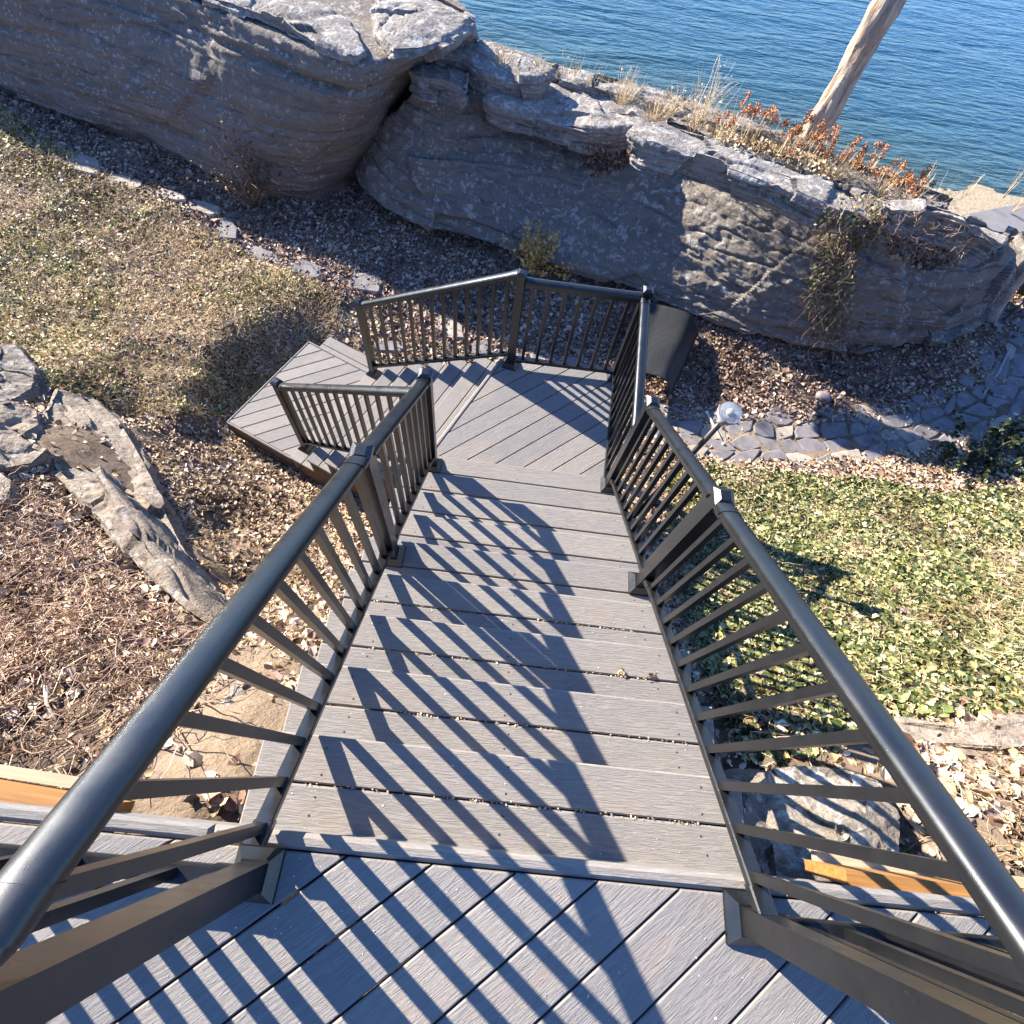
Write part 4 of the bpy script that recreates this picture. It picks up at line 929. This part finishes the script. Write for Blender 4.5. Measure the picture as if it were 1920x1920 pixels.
# ------------------------------------------------------------------ trees
def bark_trunk(pts, rad, name, label, mat, n=22, sub=40, amp=.018, seed=0, limbs=(), group=None):
    pts = np.array(pts, float); t = np.linspace(0, len(pts) - 1, sub); i = np.minimum(t.astype(int), len(pts) - 2); f = (t - i)[:, None]
    f = f * f * (3 - 2 * f) * .5 + f * .5; C_ = pts[i] * (1 - f) + pts[i + 1] * f; rr = np.interp(t, range(len(rad)), rad)
    V, F = tube(C_, rr, n); V = np.array(V); cc = np.repeat(C_, n, 0); d = V - cc
    k = 1 + amp / rr.repeat(n) * (fbm(np.c_[V[:, :2] * 16, V[:, 2] * 2.6] + seed, 3) + 1.3 * fbm(V * 2.4 + seed, 2)); V = cc + d * k[:, None]
    root = tag(add(name, None, None, tuple(pts[0])), label, 'tree', group)
    at_world(add('trunk', mesh_np('trunk', V, F, mat, True)), root)
    for L in limbs:
        V2, F2 = tube(L[0], L[1], 8); at_world(add('limb', mesh_np('limb', V2, F2, mat, True)), root)
    return root
def m_bark(name, a, b, c):
    t = NT(name); v = t.coord(scale=(9, 9, 1.6)); n = t.noise(v, 1.4, 6, .65, .8); v2 = t.coord(); m = t.noise(v2, 2.6, 4)
    col = t.mix(t.ramp(m, [(.45, (0, 0, 0)), (.6, (1, 1, 1))]), t.ramp(n, [(.3, a), (.7, b)]), t.ramp(n, [(.3, c), (.7, b)]))
    return t.out(col, .85, t.bump(n, 1.0, .05), Specular_IOR_Level=.2)
BARK = m_bark('peeling_bark', (.26, .17, .11), (.52, .43, .33), (.12, .075, .05)); BARKP = m_bark('pale_bark', (.36, .32, .26), (.52, .46, .38), (.15, .12, .10))
tb = np.array([3.55, 7.98, -2.35])
bark_trunk([tb, tb + (.02, .02, 1.0), tb + (.05, .05, 2.2), tb + (.02, .1, 3.5), tb + (.1, .15, 5.2), tb + (.3, .2, 7.2)], [.165, .145, .138, .13, .12, .09], 'tree', 'bare pale trunk rising in front of the lake behind the boulders', BARK, sub=120, n=36, amp=.045,
           limbs=[([tb + (.1, .15, 5.1), tb + (.7, .2, 6.0), tb + (1.6, .3, 6.8)], [.07, .05, .02]), ([tb + (.1, .15, 5.4), tb + (-.6, .5, 6.4), tb + (-1.3, .9, 7.4)], [.06, .04, .015]), ([tb + (.3, .2, 7.1), tb + (.5, .1, 8.2), tb + (.4, .3, 9.4)], [.08, .05, .015])])
rb = hit(1858, 596); rb = np.array([rb[0], rb[1], rb[2] - .1])
e1 = CAMP + ray(1888, 540) * (np.linalg.norm(rb - CAMP) / np.linalg.norm(ray(1888, 540)) * .965); e2 = CAMP + ray(1935, 492) * (np.linalg.norm(rb - CAMP) / np.linalg.norm(ray(1935, 492)) * .93)
bark_trunk([rb, e1, e2, e2 + (e2 - e1) * 1.0 + (0, 0, .4), e2 + (e2 - e1) * 2.2 + (0, 0, 1.8)], [.12, .105, .095, .09, .06], 'tree', 'leaning pale trunk at the right edge beside the vine-draped boulder', BARKP, sub=24, amp=.012, seed=4.4)

# ------------------------------------------------------------------ shrubs, grasses and dried flowers
def shrub(loc, h, r, ns, nl, label, smat, lmat, name='shrub', lsize=.03, wob=.22, droop=.0, cat='shrub', group=None, up=1.0, leafpart='leaves', base_r=.05, rad=.003, lo=.35):
    root = tag(add(name, None, None, tuple(map(float, loc))), label, cat, group)
    a = rng.uniform(0, 2 * np.pi, ns); k = rng.uniform(.1, 1, ns); A = np.array(loc) + np.c_[np.cos(a) * base_r * k, np.sin(a) * base_r * k, np.zeros(ns)]
    D = np.c_[np.cos(a) * k * r / h, np.sin(a) * k * r / h, np.full(ns, up)]
    me, P = stem_mesh('stems', A, D, rng.uniform(.6, 1.08, ns) * h, rng.uniform(.7, 1.2, ns) * rad, smat, 6, wob, droop, .4)
    so2 = at_world(add('stems', me), root)
    if ns > 2: so2['kind'] = 'stuff'
    if nl:
        i = rng.integers(0, ns, nl); t = rng.uniform(lo, 1, nl) * 6; j = np.minimum(t.astype(int), 5); f = (t - j)[:, None]
        Q = P[i, j] * (1 - f) + P[i, j + 1] * f + rng.normal(size=(nl, 3)) * .018
        lo2 = at_world(add(leafpart, leaf_mesh(leafpart, Q, np.clip(rng.normal(lsize, lsize * .3, nl), lsize * .4, lsize * 2), lmat, .9)), root); lo2['kind'] = 'stuff'
    return root, P
g_ = hit(1003, 512); shrub(g_ + np.array([0, -.04, 0]), .74, .36, 46, 900, 'golden dry shrub growing against the foot of the middle boulder', STRAW, OCHRE, lsize=.036, wob=.28)
g_ = hit(1030, 500); shrub(g_ + np.array([.10, -.12, 0]), .22, .2, 14, 110, 'little orange-leaved sprig in front of the golden shrub', STRAW, OCHRE, lsize=.035)
g_ = hit(478, 385); shrub(g_, 1.05, .45, 95, 520, 'scraggly brown shrub at the foot of the left boulder', VINE, m_leaf('dull_leaf', [(0, (.07, .05, .025)), (.6, (.16, .10, .045)), (1, (.12, .13, .05))]), lsize=.035, wob=.26, rad=.0035)
g_ = hit(1850, 885); shrub(g_ + np.array([.15, 0, -.05]), .55, .85, 60, 2600, 'dark green leafy mound beside the path at the right edge', VINE, m_leaf('dark_ivy_leaf', [(0, (.015, .025, .012)), (.6, (.045, .065, .025)), (1, (.10, .12, .05))], .4), lsize=.05, wob=.3, base_r=.7, lo=.05)
# rust-coloured dried flower heads along the back of the boulders
HD = [(1362, 182, 'first'), (1388, 198, ''), (1334, 216, ''), (1413, 196, ''), (1419, 216, ''), (1451, 211, ''), (1446, 238, ''), (1480, 218, ''), (1474, 240, ''), (1498, 216, ''), (1514, 232, ''), (1503, 250, ''), (1541, 252, ''),
      (1527, 270, ''), (1568, 252, ''), (1588, 268, ''), (1611, 268, ''), (1562, 280, ''), (1582, 292, ''), (1640, 292, ''), (1656, 302, ''), (1625, 312, ''), (1690, 306, ''), (1682, 318, ''), (1652, 326, ''), (1665, 318, '')]
def flower(u, v, zb, label, h):
    b = at(u - 6, v + h * 180, zb); root = tag(add('dried_flower', None, None, tuple(map(float, b))), label, 'dried flower', 'rust-brown dried flowers behind the boulders')
    ns = 6; A = b + rng.normal(size=(ns, 3)) * (.03, .03, 0); D = np.c_[rng.normal(size=ns) * .12, rng.normal(size=ns) * .12, np.ones(ns)]
    me, P = stem_mesh('stems', A, D, rng.uniform(.85, 1.05, ns) * h, np.full(ns, .0045), STRAW, 5, .07, 0, .7); at_world(add('stems', me), root)
    for i in range(4):
        t = P[i, -1]; m = 55; dr = rng.normal(size=(m, 3)); dr /= np.linalg.norm(dr, axis=1)[:, None]; dr *= rng.uniform(.4, 1, m)[:, None] * np.array([.038, .038, .055])
        at_world(add('flower_head', leaf_mesh('flower_head', t + dr, np.full(m, .019), RUST, 1.2)), root)
dirs = 'rust-brown dried flower clump behind the long ledge'
hh = ['leftmost of the rust flower clumps', 'tall rust flower clump right of the leftmost one', 'low pale rust clump below the leftmost flowers', 'rust flower pair standing alone against the lake', 'lower head of the lone rust pair against the lake',
      'rust clump between the lone pair and the trunk, upper', 'rust clump nearest the ledge between the lone pair and the trunk', 'rust flower clump left of the trunk, touching the one behind it', 'low rust flower clump left of the trunk near the ledge', 'topmost rust flower clump just left of the trunk',
      'rust flower clump whose heads overlap the left edge of the trunk', 'rust flower clump at the foot of the trunk on its left', 'rust flower clump just right of the trunk', 'low rust flower clump in front of the trunk foot', 'upper rust flower clump to the right of the trunk',
      'rust flower clump a hand right of the trunk, middle row', 'highest rust flower clump right of the trunk against water', 'rust flower clump low between trunk and sandy shore', 'rust flower clump beneath the middle row right of the trunk', 'rust flower clump at the upper right of the bed',
      'rust flower clump right of centre in the right-hand bed', 'short rust flower clump at the lower edge of the right-hand bed', 'rightmost rust flower clump of the bed', 'rust flower clump just below the rightmost one', 'lowest rust flower clump near the sandy shore', 'rust flower clump between the rightmost and the lowest ones']
for (u, v, _), lab in zip(HD, hh): flower(u, v, -1.95 - max(0, (u - 1450)) * .0014, lab, .46 + (v % 3) * .03)
for u, v, zb, h, r, n, lab in ((1300, 240, -1.62, .62, .30, 60, 'tall bleached weed standing on the boulder top left of the rust flowers'), (1165, 196, -1.5, .35, .28, 80, 'tuft of straw-coloured grass on the middle ledge'),
      (940, 118, -1.25, .16, .16, 50, 'small orange grass tuft on the upper ledge'), (1225, 226, -1.6, .30, .35, 90, 'low grass fringe right of the straw tuft'), (1010, 126, -1.35, .12, .2, 40, 'short dry fringe on the lichen ledge'),
      (1068, 145, -1.45, .24, .15, 18, 'thin dry weed at the edge of the lake near the ledge top'), (1110, 160, -1.5, .22, .2, 16, 'sparse dry weed between the thin weed and the straw tuft'), (1255, 212, -1.65, .28, .25, 50, 'dry grass beside the tall bleached weed'),
      (1350, 262, -1.7, .25, .3, 60, 'short straw growth at the foot of the rust flowers'), (1560, 338, -1.9, .34, .4, 70, 'straw growth on the slope below the rust flowers'), (1640, 368, -1.95, .3, .4, 70, 'pale straw growth above the right boulder'),
      (1740, 385, -2.1, .4, .4, 22, 'sparse bare stems above the right boulder'), (1700, 395, -1.9, .3, .3, 40, 'short dry stems in the gap on the right boulder'), (1470, 285, -1.8, .22, .3, 50, 'straw growth to the left of the trunk foot')):
    shrub(at(u, v, zb), h, r, n, int(n * (1.5 if 'bleached' in lab else .3)), lab, STRAW, STRAW, 'dry_grass_tuft', .02, .16, .02, 'dry grass', 'dry grasses on the boulders', rad=.0028, base_r=.11)
for u, v, zb, h, lab in ((1880, 372, -3.9, .75, 'bare forked sapling at the right edge in front of the water'), (1805, 372, -4.1, .55, 'bare wispy stems on the sandy shore'), (1730, 352, -4.5, .5, 'thin bare stems at the water line beside the sand'), (1900, 395, -3.5, .45, 'bare twigs beside the concrete ramp')):
    shrub(at(u, v, zb), h, .3, 7, 0, lab, STRAW, STRAW, 'bare_sapling', .02, .12, 0, 'sapling', None, rad=.006, base_r=.02)
# leaf drift lying on the boulders
def drape(name, polypx, n, mat, size, tilt, objs, off=.012, label=None):
    dg = []
    vs = []; fs = []
    for o in objs:
        k = len(vs); vs += [tuple(o.matrix_basis.translation + v.co) for v in o.data.vertices]; fs += [tuple(i + k for i in p.vertices) for p in o.data.polygons]
    T = BVHTree.FromPolygons(vs, fs); pp = np.array(polypx, float); lo, hi = pp.min(0), pp.max(0); out = []; nor = []
    while len(out) < n:
        q = rng.uniform(lo, hi, (n, 2)); q = q[inpoly(q, [tuple(x) for x in pp])]
        for u, v in q:
            r = T.ray_cast(Vector(CAMP), Vector(ray(u, v)).normalized(), 40)
            if r[0] is not None: nn = r[1] if r[1].dot(Vector(CAMP) - r[0]) > 0 else -r[1]; out.append(r[0] + nn * off * rng.uniform(.3, 2.5)); nor.append(nn)
            if len(out) >= n: break
        if not out: return None, None
    return np.array(out), np.array(nor)
RO = [o for o in COL.objects if o.type == 'MESH' and o.name.split('.')[0] in ('boulder', 'ledge')]
bpy.context.view_layer.update()
Pd, Nd = drape('x', [(1320, 238), (1420, 262), (1520, 290), (1580, 330), (1590, 352), (1520, 328), (1440, 300), (1350, 272)], 900, L_TAN, .05, .4, RO)
tag(add('leaf_drift', leaf_mesh('leaf_drift', Pd, szf(len(Pd)), L_TAN, .5, N=Nd)), kind='stuff')
Pd, Nd = drape('x', [(1095, 270), (1190, 282), (1165, 320), (1105, 335), (1085, 300)], 420, L_OAK, .05, .4, RO)
tag(add('leaf_drift', leaf_mesh('leaf_drift', Pd, szf(len(Pd)), L_OAK, .6, N=Nd)), kind='stuff')
Pd, Nd = drape('x', [(1680, 440), (1780, 470), (1790, 500), (1720, 510), (1660, 470)], 380, L_OAK, .05, .4, RO)
tag(add('leaf_drift', leaf_mesh('leaf_drift', Pd, szf(len(Pd)), L_OAK, .6, N=Nd)), kind='stuff')
vr = tag(add('vine', None, None, tuple(map(float, at(1580, 420, -2)))), 'leafy vine hanging down the face of the right boulder', 'vine')
Pv, Nv = drape('x', [(1545, 385), (1640, 372), (1665, 420), (1640, 450), (1610, 470), (1600, 560), (1575, 640), (1530, 640), (1510, 560), (1530, 480), (1525, 420)], 1500, None, 0, 0, RO, .05)
w = rng.random(len(Pv)) < .5; at_world(add('leaves', leaf_mesh('leaves', Pv[w], np.full(w.sum(), .042), L_IVY, .6, N=Nv[w])), vr)
s_ = ~w; Dv = np.c_[rng.normal(size=s_.sum()) * .3, rng.normal(size=s_.sum()) * .2, -np.ones(s_.sum()) * rng.uniform(.2, 1, s_.sum())]
me, _ = stem_mesh('stems', Pv[s_][:500] + Nv[s_][:500] * .02, Dv[:500], rng.uniform(.1, .4, min(500, s_.sum())), np.full(min(500, s_.sum()), .003), VINE, 6, .25); at_world(add('stems', me), vr)
vr2 = tag(add('vine', None, None, tuple(map(float, at(1740, 420, -2)))), 'tangle of dry leafless vine across the top of the right boulder', 'vine')
Pv, Nv = drape('x', [(1650, 385), (1760, 410), (1850, 450), (1800, 490), (1700, 470), (1640, 430)], 170, None, 0, 0, RO, .05)
me, _ = stem_mesh('stems', Pv + Nv * .03, rng.normal(size=(len(Pv), 3)) * (1, 1, .3), rng.uniform(.08, .25, len(Pv)), np.full(len(Pv), .003), VINE, 6, .3); at_world(add('stems', me), vr2)

# ------------------------------------------------------------------ globe lamp
BLK = m_plain('black_pole', (.030, .026, .024), .45, .3, 30, .1)
lbp = np.array([1.50, 2.62, -3.2]); ltop = CAMP + ray(1356, 788) * (3.55 / 1.0); 
t_ = np.array([float(x) for x in ltop])
lamp = thing('globe_lamp', 'black pole lamp with a clear ribbed glass globe on top, beside the stairs', 'lamp', tuple(map(float, lbp)))
b_ = CAMP + ray(1208, 948) * 4.65
V, F = tube([b_ + (b_ - t_) * .25, b_, (b_ + t_) / 2, t_], [.021, .021, .020, .020], 14); at_world(add('pole', mesh_np('pole', V, F, BLK, True)), lamp)
lamp.location = Vector(tuple(map(float, b_ + (b_ - t_) * .25)))
lamp.children[0].location = -lamp.location
dv = Vector(tuple(t_ - b_)).normalized(); qr = dv.to_track_quat('Z', 'Y').to_euler()
def onlamp(nm, V, F, mat, off, parent=None, smooth=True):
    o = add(nm, mesh_np(nm, V, F, mat, smooth)); o.parent = lamp; o.location = Vector(tuple(map(float, t_))) + dv * off - lamp.location; o.rotation_euler = qr; return o
ch = add('fitting', mesh_np('fitting', *lathe([(.030, -.03), (.034, 0), (.040, .012), (.040, .02), (.022, .022)], 20), m_plain('lamp_collar', (.45, .44, .42), .35, .1), True)); ch.parent = lamp; ch.location = Vector(tuple(map(float, t_))) - lamp.location; ch.rotation_euler = qr
gt = NT('clear_glass'); GL = gt.out((.80, .82, .84), .05, None, Transmission_Weight=.97, IOR=1.28, Specular_IOR_Level=.6, Coat_Weight=.6)
prof = [(.036, .015), (.052, .020), (.060, .030), (.056, .035), (.068, .044), (.073, .052), (.068, .057), (.077, .066), (.080, .078), (.078, .095), (.070, .112), (.054, .126), (.032, .135), (.010, .138)]
onlamp('globe', *lathe(prof, 32), GL, 0)
RG = m_plain('ribbed_glass', (.30, .30, .30), .15, .05)
for zz, rr in ((.032, .061), (.052, .074), (.068, .079)):
    onlamp('ring', *lathe([(rr - .001, zz - .003), (rr + .003, zz), (rr - .001, zz + .003)], 32), RG, 0)
bt = NT('frosted_bulb'); BW = bt.out((.45, .42, .34), .5)
onlamp('bulb', *lathe([(.010, .02), (.012, .05), (.020, .062), (.023, .075), (.020, .088), (.010, .096), (.002, .098)], 16), BW, 0)
pm = b_ + (t_ - b_) * .06; V, F = boxvf(-.018, .018, -.03, .03, -.028, .028); o = add('sensor_box', mesh_np('sensor_box', V, F, BLK)); o.parent = lamp; o.location = Vector(tuple(map(float, CAMP + ray(1231, 944) * 4.5))) - lamp.location; o.rotation_euler = qr

# white stake, mat, poles, slab, debris
wp = m_plain('white_plastic', (.66, .60, .50), .5, .1)
def ends(u0, v0, u1, v1, lift0=.05, lift1=.05): 
    a, b = hit(u0, v0), hit(u1, v1); a = np.array([a[0], a[1], hx(a[0], a[1]) + lift0]); b = np.array([b[0], b[1], hx(b[0], b[1]) + lift1]); return a, b
a, b = ends(1322, 778, 1355, 834, .03, .03); r = thing('white_stake', 'short white stake with knobs at both ends lying near the globe lamp', 'stake', tuple(map(float, b)))
V, F = tube([a, b], [.014, .012], 10); at_world(add('shaft', mesh_np('shaft', V, F, wp, True)), r)
for p, rr in ((a, .024), (b, .022)):
    V, F = lathe([(.3 * rr, -rr), (.8 * rr, -.6 * rr), (rr, 0), (.8 * rr, .6 * rr), (.3 * rr, rr)], 12); o = add('knob', mesh_np('knob', V, F, wp, True), None, tuple(map(float, p))); at_world(o, r)
def pole(u0, v0, u1, v1, rad, mat, name, label, cat, l0=.03, l1=.03):
    a, b = ends(u0, v0, u1, v1, l0, l1); m = (a + b) / 2 + rng.normal(size=3) * (.02, .02, .005); V, F = tube([a, m, b], [rad, rad * .9, rad * .75], 8); tag(add(name, mesh_np(name, [tuple(np.array(v) - b) for v in V], F, mat, True), None, tuple(map(float, b))), label, cat)
pole(1885, 662, 1842, 742, .017, m_plain('grey_stick', (.34, .30, .27), .9, .2), 'stick', 'straight grey stick lying on the leaves above the path', 'stick')
pole(1935, 548, 1882, 600, .018, BLK, 'rod', 'thin black rod leaning at the right edge by the pale trunk', 'rod', .25, .02)
pole(100, 1290, 118, 1358, .008, m_plain('pale_twig', (.42, .36, .31), .9, .2), 'stick', 'pale forked stick on the dark soil of the left bank', 'stick', .06, .03)
MT = NT('perforated_rubber'); vv = MT.coord(kind='Object'); vo = MT.n('ShaderNodeTexVoronoi'); vo.inputs['Scale'].default_value = 52; vo.inputs['Randomness'].default_value = .15; MT.l(vv, vo.inputs['Vector'])
hol = MT.math('LESS_THAN', vo.outputs['Distance'], .32); MATM = MT.out(MT.mix(hol, (.012, .013, .014), (.002, .002, .002)), .55, MT.bump(vo.outputs['Distance'], .6, .006))
TL, TR, BR, BL = [at(u, v, z) for u, v, z in ((1192, 556, -3.12), (1322, 604, -3.10), (1268, 722, -3.02), (1160, 680, -3.0))]
nu, nv = 36, 24; V = []
for i in range(nu + 1):
    for k in range(nv + 1):
        s, t = k / nv, i / nu; p = (TL * (1 - s) + TR * s) * (1 - t) + (BL * (1 - s) + BR * s) * t
        roll = max(0, (s - .72) / .28); z = p[2] + .05 * math.sin(min(1, max(0, (s - .35) / .5)) * math.pi * .5) - .25 * roll ** 2 + .012 * math.sin(t * 9 + s * 4); V.append((p[0], p[1], z))
F = [(i * (nv + 1) + k, i * (nv + 1) + k + 1, (i + 1) * (nv + 1) + k + 1, (i + 1) * (nv + 1) + k) for i in range(nu) for k in range(nv)]
n0 = len(V); V2 = [(x, y, z - .012) for x, y, z in V]; F2 = [tuple(n0 + i for i in f[::-1]) for f in F]
rim = [i for i in range(nv + 1)] + [(i) * (nv + 1) + nv for i in range(1, nu + 1)] + [nu * (nv + 1) + k for k in range(nv - 1, -1, -1)] + [i * (nv + 1) for i in range(nu - 1, 0, -1)]
F3 = [(rim[i - 1], rim[i], n0 + rim[i], n0 + rim[i - 1]) for i in range(len(rim))]
tag(add('rubber_mat', mesh_np('rubber_mat', V + V2, F + F2 + F3, MATM, True)), 'black perforated rubber mat with a curled edge beside the lower landing', 'mat')
CON = m_plain('concrete', (.17, .16, .155), .9, .12, 6, .3)
sc = [at(u, v, -4.05) for u, v in ((1800, 402), (1960, 372), (1990, 420), (1870, 446))]; c = np.mean(sc, 0)
V, F = prism([(p[0] - c[0], p[1] - c[1]) for p in sc], -.3, .0, .02); tag(add('concrete_slab', mesh_np('concrete_slab', V, F, CON), None, tuple(map(float, c))), 'grey concrete slab by the water at the right edge', 'slab')
for u, v, zt, lab in ((1165, 1262, -3 * RI, 'curled dry leaf on the right half of the third tread'), (1222, 1268, -3 * RI, 'dry seed cluster on the third tread near the right railing')):
    p = at(u, v, zt); m = 16; Q = p + np.c_[rng.normal(size=m) * .010, rng.normal(size=m) * .007, rng.uniform(.003, .014, m)]
    o = add('dry_leaf', leaf_mesh('dry_leaf', Q - p, np.full(m, .014), L_TAN if u < 1200 else L_OAK, .7), None, tuple(map(float, p))); tag(o, lab, 'leaf')
# seeds and grit caught in the joints of the treads, and the screw heads
for i in range(1, 5):
    m = 170; x = rng.uniform(-.5, .85, m); x = x[rng.random(m) < np.clip(.5 + fbm(np.c_[x * 4, x * 0 + i, x * 0], 2) * 1.6, .02, 1)]; y0 = i * G - .1407
    Q = np.c_[x, y0 + rng.normal(size=len(x)) * .0022, np.full(len(x), -i * RI + .0005)]
    tag(add('joint_debris', leaf_mesh('joint_debris', Q, rng.uniform(.004, .010, len(x)), L_TAN, .5)), kind='stuff')
for i in range(1, 10):
    V = []; F = []
    for x in (-.42, .16, .80):
        for y in (i * G - .035, i * G - .112, i * G - .175, i * G - .225):
            V2, F2 = lathe([(.0036, 0), (.0030, .0008)], 8); jx = rng.normal() * .008; V, F = join([(V, F), ([(a + x + jx, b + y + rng.normal() * 0, c - i * RI + .0002) for a, b, c in V2], F2)])
    o = add('screw_heads', mesh_np('screw_heads', V, F, BLK)); o['kind'] = 'stuff'; at_world(o, st)
# specks of grit lying on the boards near the camera
m = 420; gx = rng.uniform(-.9, 1.3, m); gy = rng.uniform(-.75, .9, m); gz = np.where(gy > 0, -(np.floor(gy / G) + 1) * RI, 0) + .0012
ok = (gy < -.05) | ((gx > -.5) & (gx < .9) & (np.mod(gy, G) < G - .035)); 
tag(add('grit', leaf_mesh('grit', np.c_[gx, gy, gz][ok], np.clip(rng.lognormal(math.log(.0035), .4, ok.sum()), .0015, .009), m_plain('grit', (.6, .57, .52), .7, .2), .2)), kind='stuff')
